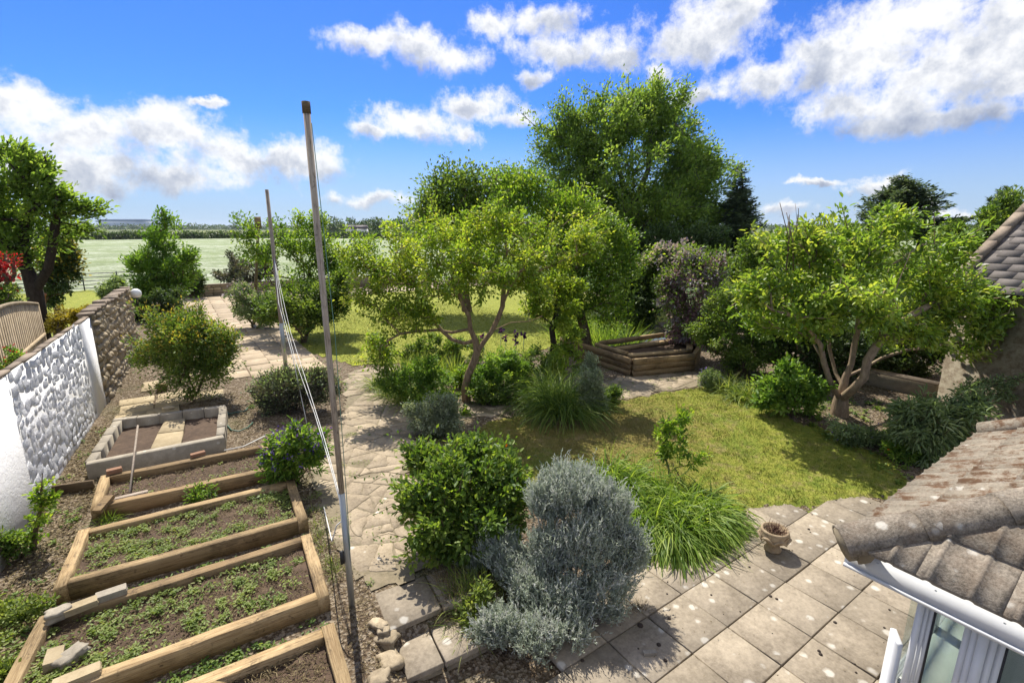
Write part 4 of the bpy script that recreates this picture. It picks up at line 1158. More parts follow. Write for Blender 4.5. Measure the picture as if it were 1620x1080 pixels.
MB().prism([(10.25, 9.0), (12.05, 8.45), (13.0, 9.0), (13.2, 10.1), (10.4, 10.4)], .3, .74).build('soil', M['soil_bed'], pb)
MB().prism([(11.2, 10.6), (14.5, 10.4), (15, 12.6), (11.6, 13)], .2, .30).build('pond', M['dark_water'], None, kind='structure')

# ------------------------------------------------------------------ conservatory
CN = empty('conservatory', (4.5, 0, 0), 'white conservatory corner with lichened tiled hip roof at the bottom right', 'conservatory')
TA = .55; AL = math.atan(TA); E0 = np.array([3.5, 1.13, 2.24])
def tile_mesh(w=.385, l=.40, th=.026, rolls=(.035, .225), rw=.045, rh=.014):
    xs = sorted(set([0, w] + [r + rw * k / 5 for r in rolls for k in range(6)] + [.13, .165, .32, .355]))
    hx = []
    for x in xs:
        z = 0
        for r in rolls:
            if r <= x <= r + rw: z = max(z, rh * math.sin(math.pi * (x - r) / rw) ** .7 if 0 < (x - r) < rw else 0)
        hx.append(z)
    n = len(xs); V = []
    for y, dz in ((0, 0), (l / 2, 0), (l, 0)):
        V += [(x, y, z + th + dz) for x, z in zip(xs, hx)]
    V += [(x, 0, z - .004) for x, z in zip(xs, hx)]
    F = [(k * n + i, k * n + i + 1, (k + 1) * n + i + 1, (k + 1) * n + i) for k in range(2) for i in range(n - 1)]
    F += [(3 * n + i, 3 * n + i + 1, i + 1, i) for i in range(n - 1)]
    F += [(3 * n, 0, n, 2 * n), (4 * n - 1, 3 * n - 1, 2 * n - 1, n - 1)]
    return np.array(V), np.array(F)
TV, TF = tile_mesh()
t_me = make_mesh('roof_tile', TV, [TF]); t_me2 = make_mesh('roof_tile', TV, [TF])
def lay_tiles(o0, xd, hd, ncol, nrow, me, mat, clip_p, clip_n, other=None):
    xd = np.array(xd, float); hd = np.array(hd, float)
    yd = hd * math.cos(AL) + UP * math.sin(AL); zd = np.cross(xd, yd)
    flip = zd[2] < 0
    if flip: zd = -zd
    rngt = np.random.default_rng(17)
    for r in range(nrow):
        for c in range(ncol):
            lift = .018
            p = o0 + xd * c * .385 + yd * (r * .335 - .03) + zd * .004 + xd * rngt.normal(0, .003)
            y2 = unit(yd - zd * .045); z2 = np.cross(xd, y2) * (-1 if flip else 1)
            Mx = Matrix(((xd[0], y2[0], z2[0], p[0] + zd[0] * lift), (xd[1], y2[1], z2[1], p[1] + zd[1] * lift), (xd[2], y2[2], z2[2], p[2] + zd[2] * lift), (0, 0, 0, 1)))
            W = np.array([Mx @ Vector(v) for v in TV])
            d = (W[:, :2] - clip_p) @ np.array(clip_n)
            if (d < 0).all(): continue
            if other is not None and (W[:, 0] > other).all(): continue
            m2 = me
            if (d < 0).any():
                bmx = bmesh.new(); bmx.from_mesh(me)
                Mi = Mx.inverted(); pl = Mi @ Vector((clip_p[0], clip_p[1], p[2])); nl = Mi.to_3x3() @ Vector((clip_n[0], clip_n[1], 0))
                bmesh.ops.bisect_plane(bmx, geom=bmx.verts[:] + bmx.edges[:] + bmx.faces[:], plane_co=pl, plane_no=nl, clear_inner=True)
                m2 = bpy.data.meshes.new('roof_tile'); bmx.to_mesh(m2); bmx.free()
                if not len(m2.polygons): continue
            o = link('roof_tile', m2, mat, CN)
            Mx2 = Matrix.Translation(-Vector(origin(CN))) @ Mx
            o.matrix_local = Mx2
hipn = np.array([1, 1]) / math.sqrt(2)       # the hip runs along (1,-1)
lay_tiles(E0, (0, -1, 0), (1, 0, 0), 7, 7, t_me, M['roof_tile'], np.array([3.5, 1.13]), -hipn)
lay_tiles(E0, (1, 0, 0), (0, -1, 0), 8, 7, t_me2, M['roof_tile_moss'], np.array([3.5, 1.13]), hipn, 6.58)
def half_round(name, a, b, r, mat, n=9, taper=.93):
    a = np.array(a, float); b = np.array(b, float); d = unit(b - a); sd = unit(np.cross(d, UP)); up = np.cross(sd, d)
    th = np.linspace(-.12, math.pi + .12, n); V = []
    for p, k in ((a, 1), (b, taper)):
        for rr in (r * k, (r - .018) * k): V += [p + sd * math.cos(t) * rr + up * math.sin(t) * rr * .92 for t in th]
    F = []
    for i in range(n - 1): F += [(i, i + 1, 2 * n + i + 1, 2 * n + i), (n + i + 1, n + i, 3 * n + i, 3 * n + i + 1), (i + 1, i, n + i, n + i + 1), (2 * n + i, 2 * n + i + 1, 3 * n + i + 1, 3 * n + i)]
    F += [(0, 2 * n, 3 * n, n), (n - 1, 2 * n - 1, 4 * n - 1, 3 * n - 1)]
    return part(name, V, np.array(F), M[mat], CN, None, False)
hd3 = unit(np.array([1, -1, TA])); hp = E0 + [-.02, .02, -.02]
for k in range(5): half_round('hip_tile', hp + hd3 * (.46 * k), hp + hd3 * (.46 * k + .475), .135, 'roof_tile')
MB().tube([hp - hd3 * .002 + [0, 0, .0], hp + hd3 * .05], [.11, .112], 12).build('hip_mortar', M['mortar'], CN)
MB().tube([hp + hd3 * .06 - [0, 0, .03], hp + hd3 * 2.3 - [0, 0, .03]], [.118, .118], 10).build('mortar_bed', M['mortar'], CN)
vd = unit(np.array([0, -1, TA])); vp = np.array([6.6, 1.15, 2.26])
for k in range(5): half_round('verge_tile', vp + vd * (.46 * k), vp + vd * (.46 * k + .47), .115, 'roof_tile_moss')
rb = MB()                                    # roof deck under the tiles
rb.add([(3.56, 1.07, 2.235), (3.56, -1.8, 2.235), (5.7, -1.8, 2.22 + 2.18 * TA), (5.7, -1.08, 2.22 + 2.18 * TA)], [[(0, 1, 2, 3)]])
rb.add([(3.56, 1.07, 2.235), (6.6, 1.07, 2.235), (6.6, -1.08, 2.22 + 2.18 * TA), (5.7, -1.08, 2.22 + 2.18 * TA)], [[(0, 3, 2, 1)]])
rb.build('roof_deck', M['mortar'], CN)
MB().box(3.51, 3.535, -1.8, 1.13, 2.06, 2.225).build('fascia', M['upvc'], CN)
MB().box(3.500, 3.509, -1.8, 1.13, 2.06, 2.085).build('fascia_lip', M['upvc'], CN)
for k_ in range(7): MB().lathe([(.006, -.002), (.006, .002), (0, .003)], (3.5085, .95 - .3 * k_, 2.19), 8).build('nail_cap', M['alu'], CN)
MB().box(3.537, 6.6, 1.105, 1.13, 2.06, 2.225).build('fascia', M['upvc'], CN)
MB().box(3.536, 3.80, -1.8, 1.104, 2.062, 2.075).build('soffit', M['upvc'], CN)
MB().box(3.80, 6.6, .86, 1.104, 2.062, 2.075).build('soffit', M['upvc'], CN)
# window wall on the left side, frames with stepped profiles
fx = 3.74
def prof(t0, t1, z0, z1, steps, nm='post'):
    mb = MB()
    for (k0, k1, d) in steps: mb.box(fx - d, fx + .06, t0 + (t1 - t0) * k0, t0 + (t1 - t0) * k1 - .0004, z0, z1)
    return mb.build(nm, M['upvc'], CN)
prof(.68, .76, .9, 2.06, ((0, .3, -.015), (.3, .55, .005), (.55, 1, .025)))
prof(.345, .53, .9, 2.06, ((0, .18, -.01), (.18, .36, .012), (.36, .62, .03), (.62, .8, .012), (.8, 1, -.01)), 'mullion')
prof(-.62, -.48, .9, 2.06, ((0, .3, -.01), (.3, .7, .025), (.7, 1, -.01)), 'mullion')
for (a, b) in ((.53, .68), (-.48, .345)):
    MB().box(fx - .0, fx + .05, a, b, 1.99, 2.06).build('window_head', M['upvc'], CN)
    MB().box(fx - .02, fx + .05, a, b, .9, .97).build('window_sill', M['upvc'], CN)
    MB().box(fx + .022, fx + .028, a + .001, b - .001, .97, 1.99).build('pane', M['window_glass'], CN)
    MB().box(fx + .012, fx + .022, b - .012, b - .001, .97, 1.99).build('gasket', M['rubber'], CN)
# canted side panel at the corner
q = [(3.735, .79), (3.865, .872), (3.845, .90), (3.715, .818)]
MB().prism(q, .3, 1.56, .008).build('corner_panel', M['upvc'], CN)
MB().box(3.76, 6.6, -1.8, .76, .02, .06).build('floor', M['inside_floor'], CN)
MB().box(3.76, 3.80, -1.8, .78, .06, .9).build('dwarf_wall', M['upvc'], CN)
MB().box(3.80, 4.02, -1.8, .74, .86, .9).build('inner_sill', M['upvc'], CN)
MB().box(4.2, 5.4, -.6, .72, .82, .86).build('table_top', M['inside_floor'], CN)
for s_, t_ in ((4.3, -.5), (5.3, -.5), (5.3, .62), (4.3, .62)): MB().box(s_ - .03, s_ + .03, t_ - .03, t_ + .03, .06, .82).build('leg', M['upvc'], CN)
for s in (4.6, 5.4, 6.2): MB().box(s - .05, s + .05, .801, .859, 1.172, 2.06).build('mullion', M['upvc'], CN)
MB().box(3.87, 6.6, .80, .86, .06, 1.17).build('dwarf_wall', M['upvc'], CN)
MB().box(3.82, 6.5, .50, .799, 1.19, 1.215).build('window_board', M['inside_floor'], CN)
MB().box(3.87, 6.6, .82, .828, 1.18, 2.06).build('pane', M['window_glass'], CN)
MB().box(6.5, 6.6, -1.8, .8, .06, 2.06).build('wall', M['upvc'], CN)

# ------------------------------------------------------------------ outbuilding on the right
OB = empty('outbuilding', (14.5, 3.42, .2), 'old rendered stone outbuilding with slate roof behind the big-leaved tree', 'building')
pent = [(14.5, .1), (20.1, .1), (20.1, 3.02), (17.3, 4.80), (14.5, 3.02)]
V = [(s, t, z) for t in (-6, 3.42) for s, z in pent]
part('wall', V, [[(0, 1, 2, 3, 4), (9, 8, 7, 6, 5)], [(0, 4, 9, 5), (2, 1, 6, 7)]], M['render'], OB)
part('roof', [(17.3, -6.1, 4.90), (17.3, 3.46, 4.90), (20.3, 3.46, 2.95), (20.3, -6.1, 2.95)], [[(0, 3, 2, 1)]], M['slate'], OB)
rs = unit(np.array([2.8, 0, 1.80])); r0 = np.array([14.28, 0, 2.93]); rn_ = np.array([-rs[2], 0, rs[0]])
part('roof', [r0 + rn_ * .03 + [0, -6.1, 0], r0 + rn_ * .03 + [0, 3.46, 0], r0 + rs * 3.58 + rn_ * .03 + [0, 3.46, 0], r0 + rs * 3.58 + rn_ * .03 + [0, -6.1, 0]], [[(0, 1, 2, 3)]], M['slate'], OB)
sv = np.array([(x, y, z) for z in (0, .012) for x, y in ((0, 0), (.395, 0), (.395, .42), (0, .42))])
sme = make_mesh('slate', sv, [[(0, 3, 2, 1), (4, 5, 6, 7), (0, 1, 5, 4), (1, 2, 6, 5), (2, 3, 7, 6), (3, 0, 4, 7)]])
rng = np.random.default_rng(33); kk = 0
for r in range(13):
    for c in range(13):
        t = 3.44 - .4 * c - (.2 if r % 2 else 0)
        if t < -1.2 : continue
        p = r0 + rs * (r * .262) + rn_ * .045 + np.array([0, t, 0])
        y2 = unit(rs - rn_ * .04 + rng.normal(0, .006, 3)); x2 = np.array([0, -1.0, 0]); z2 = -np.cross(x2, y2)
        o = link('slate', sme, M['slate'], OB)
        o.matrix_local = Matrix.Translation(-Vector(origin(OB))) @ Matrix(((x2[0], y2[0], z2[0], p[0]), (x2[1], y2[1], z2[1], p[1]), (x2[2], y2[2], z2[2], p[2]), (0, 0, 0, 1)))
        kk += 1
for k in range(6):
    a = r0 + rs * (k * .6); 
    V = [a + rs * q * .59 + rn_ * z + np.array([0, t, 0]) for z in (.0, .13) for q, t in ((0, 3.42), (1, 3.42), (1, 3.62), (0, 3.62))]
    part('verge_stone', V, [[(0, 3, 2, 1), (4, 5, 6, 7), (0, 1, 5, 4), (1, 2, 6, 5), (2, 3, 7, 6), (3, 0, 4, 7)]], M['coping'], OB)
rp0 = r0 + rs * 3.58
for k in range(6): MB().tube([rp0 + [0, 3.62 - k * .45, .04], rp0 + [0, 3.19 - k * .45, .04]], .1, 10).build('ridge_tile', M['brick_red'], OB)
OB.rotation_euler = (0, 0, math.radians(-10))
gw = empty('boundary_wall', (14.2, 6, .26), 'low tan stone wall in shade left of the outbuilding', 'wall')
MB().box(14.7, 15.0, 3.5, 9, .1, .62).build('wall_core', M['mortar'], gw)
MB().box(14.68, 15.02, 3.5, 9, .623, .65).build('coping', M['coping'], gw)
# ------------------------------------------------------------------ trees and shrubs
def gbase(u, v, yd=None):
    if yd is None: return gp(u, v)
    p = wp(u, 540, yd); p[2] = float(terrain(p[0], p[1])); return p
def PL(name, label, cat, b, lob, mat, yd=None, dep=.9, tr=None, **kw):
    base = gbase(b[0], b[1], yd); y = float(base @ FW)
    if tr: kw['trunks'] = [[wp(q[0], q[1], y + (q[2] if len(q) > 2 else 0)) for q in t] for t in tr]; kw['trunks'][0][0] = base - [0, 0, .1]
    return plant(name, label, cat, base, px_lobes(lob, y, dep), mat, **kw)
TB = 'trees massed at the end of the garden'
PL('cherry_tree', 'wind-blown dark-trunked tree in the next garden at the left edge', 'tree', (62, 545), [(40, 320, 60, 55), (10, 290, 55, 55), (90, 345, 45, 42), (20, 385, 50, 45), (112, 325, 25, 25), (55, 262, 22, 22), (98, 288, 22, 22), (60, 385, 40, 30), (135, 327, 20, 12), (30, 245, 20, 18), (-40, 330, 60, 70)],
   'leaf_big', yd=14.5, tr=[[(62, 545), (62, 500), (55, 462), (44, 428), (38, 395), (40, 350)], [(60, 475), (76, 425), (84, 385), (88, 350)], [(44, 430), (20, 400), (0, 365)]],
   ntw=280, n=8200, L=.17, W=.085, spread=.17, R=.2, bark_m='bark_dark', wind=(.75 * CY, -.75 * SY, .35), droop=-.1, along=.3)
PL('leafy_tree', 'bushy bright green small tree beyond the stone wall end', 'tree', (262, 490), [(258, 385, 34, 38), (238, 425, 40, 32), (288, 425, 30, 36), (265, 350, 12, 16), (255, 450, 50, 22), (215, 415, 18, 16)], 'leaf_green', ntw=150, n=9000, L=.19, W=.1, spread=.22, R=.14, stems=3, wind=(.2, 0, .2))
PL('shrub', 'dark glossy shrub under the bushy tree at the wall end', 'shrub', (268, 505), [(255, 482, 38, 24), (225, 490, 20, 16)], 'leaf_dark', ntw=90, n=6000, L=.13, W=.08, spread=.14, stems=4, shell=.5)
PL('shrub', 'dark shrub at the right foot of the bushy tree', 'shrub', (303, 472), [(305, 447, 20, 20)], 'leaf_dark', ntw=50, n=2500, L=.16, W=.1, spread=.16, stems=4)
PL('shrub', 'small white-flecked shrub behind the stone wall in the next garden', 'shrub', (180, 478), [(182, 458, 24, 16)], 'leaf_greygreen', ntw=60, n=2600, L=.16, W=.1, spread=.15, stems=3)
PL('round_bush', 'large round bush with orange-tipped leaves beside the terrace', 'bush', (297, 632), [(295, 545, 62, 52), (255, 540, 40, 42), (342, 555, 34, 42), (300, 590, 58, 38), (232, 560, 20, 22), (300, 510, 40, 25)], 'leaf_mid', ntw=460, n=15000, L=.085, W=.042, spread=.12, R=.045, stems=9, shell=.45,
   extra=(('young_leaves', 'leaf_orange', 2300, .065, .03, .07, .35),))
TC = 'tree_clump'
PL('shrub_tree', 'sprawling yellow-green multi-stemmed tree behind the grey pole', 'tree', (470, 522), [(388, 360, 22, 18), (430, 372, 40, 32), (480, 372, 45, 34), (530, 392, 42, 40), (460, 425, 55, 45), (515, 440, 42, 42), (405, 400, 35, 22), (372, 345, 10, 14), (500, 345, 28, 14), (555, 410, 30, 22), (585, 385, 22, 16)], 'leaf_spring', ntw=260, n=9000, L=.13, W=.075, spread=.17, R=.10, stems=6, seg=.4, wind=(.3, 0, .1), shell=.7)
PL('shrub', 'dense mid green shrub at the foot of the sprawling tree', 'shrub', (478, 530), [(480, 480, 50, 34), (515, 480, 38, 30), (440, 490, 35, 28), (530, 455, 22, 30)], 'leaf_mid', ntw=200, n=9500, L=.11, W=.07, spread=.14, stems=6, shell=.5, yd=17.2)
PL('shrub', 'dark purplish shrub at the terrace end left of the sprawling tree', 'shrub', (388, 462), [(388, 430, 38, 22), (365, 435, 20, 15), (415, 425, 20, 18)], 'leaf_sage', ntw=110, n=5200, L=.17, W=.1, spread=.17, stems=5)
PL('shrub', 'pale grey-green shrub beside the terrace edge', 'shrub', (405, 520), [(402, 482, 36, 28), (385, 460, 20, 14), (420, 495, 22, 22)], 'leaf_greygreen', ntw=130, n=6500, L=.12, W=.065, spread=.13, stems=5, shell=.5, extra=(('flowers', 'petal_lilac', 260, .1, .09, .12, .6),))
PL('sage_bush', 'spreading purple-leaved sage bush at the foot of the grey pole', 'bush', (468, 650), [(470, 610, 52, 28), (430, 620, 38, 26), (512, 612, 32, 26), (450, 600, 40, 20), (435, 638, 28, 16)], 'leaf_sage', ntw=330, n=15000, L=.07, W=.03, spread=.085, R=.025, stems=10, shell=.4, upb=.3, droop=-.3,
   extra=(('green_leaves', 'leaf_greygreen', 2600, .07, .03, .1, .0),))
PL('flowering_plant', 'leafy plant with small violet flowers between the beds and the path', 'plant', (470, 768), [(470, 715, 48, 40), (435, 735, 26, 30), (500, 705, 24, 30), (470, 690, 32, 22), (450, 745, 24, 20)], 'leaf_green', ntw=210, n=4600, L=.10, W=.035, spread=.07, R=.018, stems=10, shell=.55, upb=.3,
   extra=(('flowers', 'petal_violet', 700, .042, .036, .03, .35),))
# twisted trees in the middle
PL('contorted_tree', 'twisted open tree with curling yellow-green leaves in the garden centre', 'tree', (738, 634), [(700, 415, 118, 70), (800, 395, 100, 66), (625, 455, 58, 66), (890, 395, 62, 50, .6), (745, 352, 96, 30), (598, 565, 24, 46), (566, 410, 34, 32), (640, 505, 44, 40, -.5), (850, 440, 50, 44, .3), (930, 370, 34, 26, .9), (720, 440, 90, 50, -1.0)],
   'leaf_gnarl', ntw=700, n=25000, L=.085, W=.055, sat_n=2, bark_m='bark_pale', spread=.12, R=.09, gnarl=.12, seg=.16, plw=.22, shell=.95, droop=.25, rmin=.0045, pw=.46,
   tr=[[(738, 634), (736, 612), (741, 592), (750, 572), (755, 556), (752, 538), (744, 520), (742, 500), (733, 484), (727, 466), (716, 440), (722, 405)],
       [(755, 556), (766, 540), (778, 524), (788, 503), (795, 485), (797, 455), (790, 430), (802, 400), (798, 372)],
       [(752, 540), (735, 543), (715, 537), (698, 522), (683, 504), (674, 480), (660, 452), (640, 432)],
       [(742, 530), (715, 526), (690, 522), (660, 524, -.4), (632, 528, -.6), (612, 540, -.8)],
       [(782, 516), (808, 510, .3), (838, 508, .5), (858, 500, .6)], [(795, 485), (806, 455, -.5), (828, 425, -.7)]], extra=(('young_leaves', 'leaf_spring', 3000, .07, .045, .07, .3),))
PL('contorted_tree', 'smaller twisted tree with drooping lime leaves over the tall grass clump', 'tree', (874, 610), [(872, 468, 42, 32), (900, 475, 30, 30), (848, 490, 26, 24), (890, 525, 24, 34), (880, 575, 16, 34, -.5), (905, 540, 22, 26), (870, 440, 40, 20)], 'leaf_gnarl', yd=12.6, ntw=110, n=6000, L=.10, W=.06, spread=.10, R=.09, gnarl=.09, seg=.18, bark_m='bark_dark', droop=.4,
   tr=[[(874, 610), (872, 570), (876, 545), (873, 520), (882, 490), (880, 460)]])
PL('broad_tree', 'dense light green tree right of the twisted tree before the tall one', 'tree', (930, 545), [(830, 330, 52, 42), (900, 345, 66, 48), (950, 400, 48, 56), (930, 445, 58, 58), (870, 410, 58, 55), (812, 285, 36, 20), (960, 480, 34, 40), (985, 430, 24, 40), (850, 290, 30, 22), (890, 480, 40, 30)], 'leaf_spring', yd=16, ntw=560, n=25000, L=.12, W=.075, spread=.24, R=.16, wind=(.25, 0, .05), shell=.55, tmpl='rhomb', group=TB)
PL('broad_tree', 'darker rounded tree behind the twisted tree, left of the tall one', 'tree', (740, 500), [(725, 305, 52, 32), (690, 320, 34, 28), (770, 300, 50, 32), (740, 350, 80, 40), (690, 360, 40, 30), (700, 280, 22, 14), (640, 330, 0.1, .1), (780, 370, 60, 50)], 'leaf_mid', yd=24, ntw=420, n=16000, L=.19, W=.12, spread=.4, R=.2, tmpl='rhomb', group=TB)
PL('tall_tree', 'tallest tree, a big domed crown of fine green leaves', 'tree', (1015, 470), [(1000, 265, 118, 100), (955, 205, 62, 50), (1030, 195, 62, 48), (1085, 310, 56, 82), (918, 290, 52, 82), (1005, 365, 112, 44), (1118, 362, 38, 42), (945, 170, 22, 22), (1022, 172, 26, 20), (885, 330, 36, 60), (900, 255, 50, 80), (1100, 275, 50, 66), (1118, 350, 28, 44), (1050, 330, 90, 60), (940, 340, 80, 60)], 'leaf_big', yd=27, ntw=2000, n=88000, L=.2, W=.115, sat_n=2, spread=.29, R=.42, bark_m='bark_grey', tmpl='rhomb', shell=.8, wind=(.3, -.1, .3), seg=.7, gnarl=.14, plw=.12, clump=.45, group=TB,
   tr=[[(1015, 470), (1012, 420), (1008, 370), (1003, 320), (1000, 270), (1000, 220)], [(1010, 390), (970, 340), (940, 280), (925, 235)], [(1010, 380), (1045, 330), (1065, 280), (1070, 240)], [(1008, 360), (985, 290), (970, 230), (955, 180)], [(1006, 340), (1025, 270), (1030, 200)]])
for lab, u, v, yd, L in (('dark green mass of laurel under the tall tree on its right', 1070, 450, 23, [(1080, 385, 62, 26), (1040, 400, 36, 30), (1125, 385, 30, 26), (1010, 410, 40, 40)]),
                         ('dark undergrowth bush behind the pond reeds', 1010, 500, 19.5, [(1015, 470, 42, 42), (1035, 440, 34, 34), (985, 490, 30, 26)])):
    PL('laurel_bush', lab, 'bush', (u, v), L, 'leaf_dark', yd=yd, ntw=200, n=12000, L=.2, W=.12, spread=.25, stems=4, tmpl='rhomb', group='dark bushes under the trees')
PL('lilac_bush', 'bush with pale lilac blossom behind the purple climber', 'bush', (1060, 470), [(1062, 415, 44, 22), (1035, 420, 22, 16)], 'leaf_mid', yd=18.5, ntw=90, n=4500, L=.15, W=.1, spread=.15, stems=3, extra=(('blossom', 'petal_lilac', 1700, .11, .09, .12, .35),))
PL('purple_shrub', 'tall mound of purple-bronze foliage behind the timber planter', 'shrub', (1095, 545), [(1098, 445, 46, 38), (1075, 490, 34, 40), (1120, 490, 34, 48), (1100, 520, 40, 30), (1060, 455, 20, 24), (1085, 420, 34, 18)], 'leaf_purple', yd=15.0, ntw=240, n=11500, L=.11, W=.06, spread=.13, stems=4, shell=.45, droop=.5, extra=(('green_leaves', 'leaf_mid', 5000, .11, .065, .16, .1), ('flowers', 'petal_lilac', 1200, .07, .06, .12, .2)))
def conifer(name, label, u, yd, vtop, vbase, half, seed, mat='leaf_conifer', asym=0.0, nl=30):
    rng = np.random.default_rng(seed)
    b = gbase(u, 0, yd); top = wp(u, vtop, yd); bot = wp(u, vbase, yd)[2]; k = yd / F_PX; Rm = half * k; hh = top[2] - bot
    root = empty(name, b, label, 'tree')
    mb = MB().tube([b - [0, 0, .1], (b + [top[0], top[1], bot]) / 2 if False else [b[0], b[1], bot], top], [.2, .16, .02], 8)
    Ps, As, Ls = [], [], []
    for i in range(nl):
        z = bot + hh * (i / nl) ** .95; f = 1 - (i / nl); r = Rm * (f ** .85) * rng.uniform(.8, 1.1) + .12
        for j in range(9 if f > .3 else 6):
            a = rng.uniform(0, 2 * np.pi); d = np.array([math.cos(a), math.sin(a), 0]); d += RT * asym
            L = r * rng.uniform(.65, 1.12); n = max(3, int(L / .1))
            q = np.linspace(.12, 1, n); rise = -.22 * q * L + .26 * L * q ** 2.2 + .1 * L
            pts = np.array([top[0], top[1], z]) + d * (q * L)[:, None] + UP * rise[:, None]
            mb.tube(pts[::max(1, n // 4)], .018, 4, cap=False)
            for _ in range(5):
                Ps.append(pts + rng.normal(0, .05, pts.shape)); sd = np.cross(d, UP) * rng.choice([-1, 1])
                As.append(np.tile(d * .7 + sd * .8, (n, 1)) + rng.normal(0, .3, (n, 3)) + [0, 0, .12]); Ls.append(np.clip(.42 * (1 - q * .45) * min(1, L + .2), .16, .46))
    mb.build('trunk', M['bark_dark'], root, smooth=True)
    P, A, L = np.concatenate(Ps), np.concatenate(As), np.concatenate(Ls)
    V, F, kk = leaves(P, A, L, L * .34, rng, 'rhomb', .8)
    part('crown', V, F, M[mat], root, np.repeat(rng.uniform(0, 1, len(P)), kk))
conifer('conifer', 'narrow dark spire-shaped conifer right of the tall tree', 1172, 27, 258, 425, 52, 1)
conifer('conifer', 'broad dark conifer crown rising behind the big-leaved tree', 1428, 24, 276, 380, 92, 2, asym=.2, nl=19)
rng = np.random.default_rng(77)
for (u, yd, v, lab, hw) in ((1590, 22, 292, 'pine with upright candle shoots behind the slate roof ridge', 26),):
    b = gbase(u, 0, yd); root = empty('pine_tree', b, lab, 'tree'); mb = MB(); Ps, As = [], []
    mb.tube([b, wp(u, 345, yd), wp(u, 325, yd)], [.18, .1, .05], 8)
    for k in range(26):
        uu = u + rng.uniform(-hw, hw); dd = rng.uniform(-.8, .8); e = wp(uu, v + rng.uniform(4, 40) + abs(uu - u) * .3, yd + dd); s0 = wp(u + (uu - u) * .6, 352, yd + dd * .5)
        mb.tube([wp(u, 350, yd), s0, e], [.05, .035, .015], 5, cap=False)
        q = rng.uniform(.15, 1, 90)[:, None]; Ps.append(s0 + (e - s0) * q); As.append(rng.normal(0, .5, (90, 3)) + unit(e - s0) * .7)
    mb.build('trunk', M['bark_dark'], root)
    P, A = np.concatenate(Ps), np.concatenate(As); V, F, kk = leaves(P, A, .26, .05, rng, 'rhomb'); part('crown', V, F, M['leaf_conifer'], root, np.repeat(rng.uniform(0, 1, len(P)), kk))
PL('hedge_tree', 'loose green hedge tree behind the slate roof verge', 'tree', (1540, 440), [(1540, 375, 46, 30), (1575, 355, 34, 28), (1505, 385, 34, 26), (1600, 330, 22, 22), (1555, 400, 50, 30)], 'leaf_mid', yd=20, ntw=200, n=10000, L=.16, W=.09, spread=.2, R=.1, tmpl='rhomb')
PL('hedge_tree', 'green hedge behind the bare twigs of the big-leaved tree', 'tree', (1240, 470), [(1240, 400, 70, 30), (1210, 388, 40, 18), (1310, 400, 60, 40), (1180, 420, 40, 26), (1400, 400, 80, 40), (1240, 460, 80, 50), (1330, 470, 90, 50), (1420, 470, 70, 50), (1180, 470, 60, 40)], 'leaf_mid', yd=18, ntw=340, n=20000, L=.16, W=.1, spread=.2, R=.08, tmpl='rhomb', stems=3)
PL('viburnum', 'wide mid green shrub right of the purple mound', 'shrub', (1180, 590), [(1180, 490, 56, 42), (1150, 535, 44, 36), (1215, 540, 46, 42), (1185, 560, 50, 26), (1135, 505, 26, 26)], 'leaf_mid', yd=13.2, ntw=300, n=13000, L=.085, W=.05, spread=.11, stems=6, shell=.45, droop=.3)
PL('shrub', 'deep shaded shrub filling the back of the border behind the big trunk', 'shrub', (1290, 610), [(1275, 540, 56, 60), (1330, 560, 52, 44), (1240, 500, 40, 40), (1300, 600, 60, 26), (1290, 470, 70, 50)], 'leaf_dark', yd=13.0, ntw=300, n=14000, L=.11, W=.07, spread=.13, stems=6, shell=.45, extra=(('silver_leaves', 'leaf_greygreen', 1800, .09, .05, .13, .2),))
PL('ivy', 'dark ivy mounded over the low boundary wall by the outbuilding', 'ivy', (1420, 610), [(1410, 555, 60, 44), (1455, 540, 44, 50), (1380, 580, 50, 26), (1440, 500, 60, 50), (1350, 560, 50, 50), (1470, 590, 30, 24)], 'leaf_dark', yd=13.3, ntw=300, n=13000, L=.1, W=.09, spread=.13, stems=4, shell=.45)
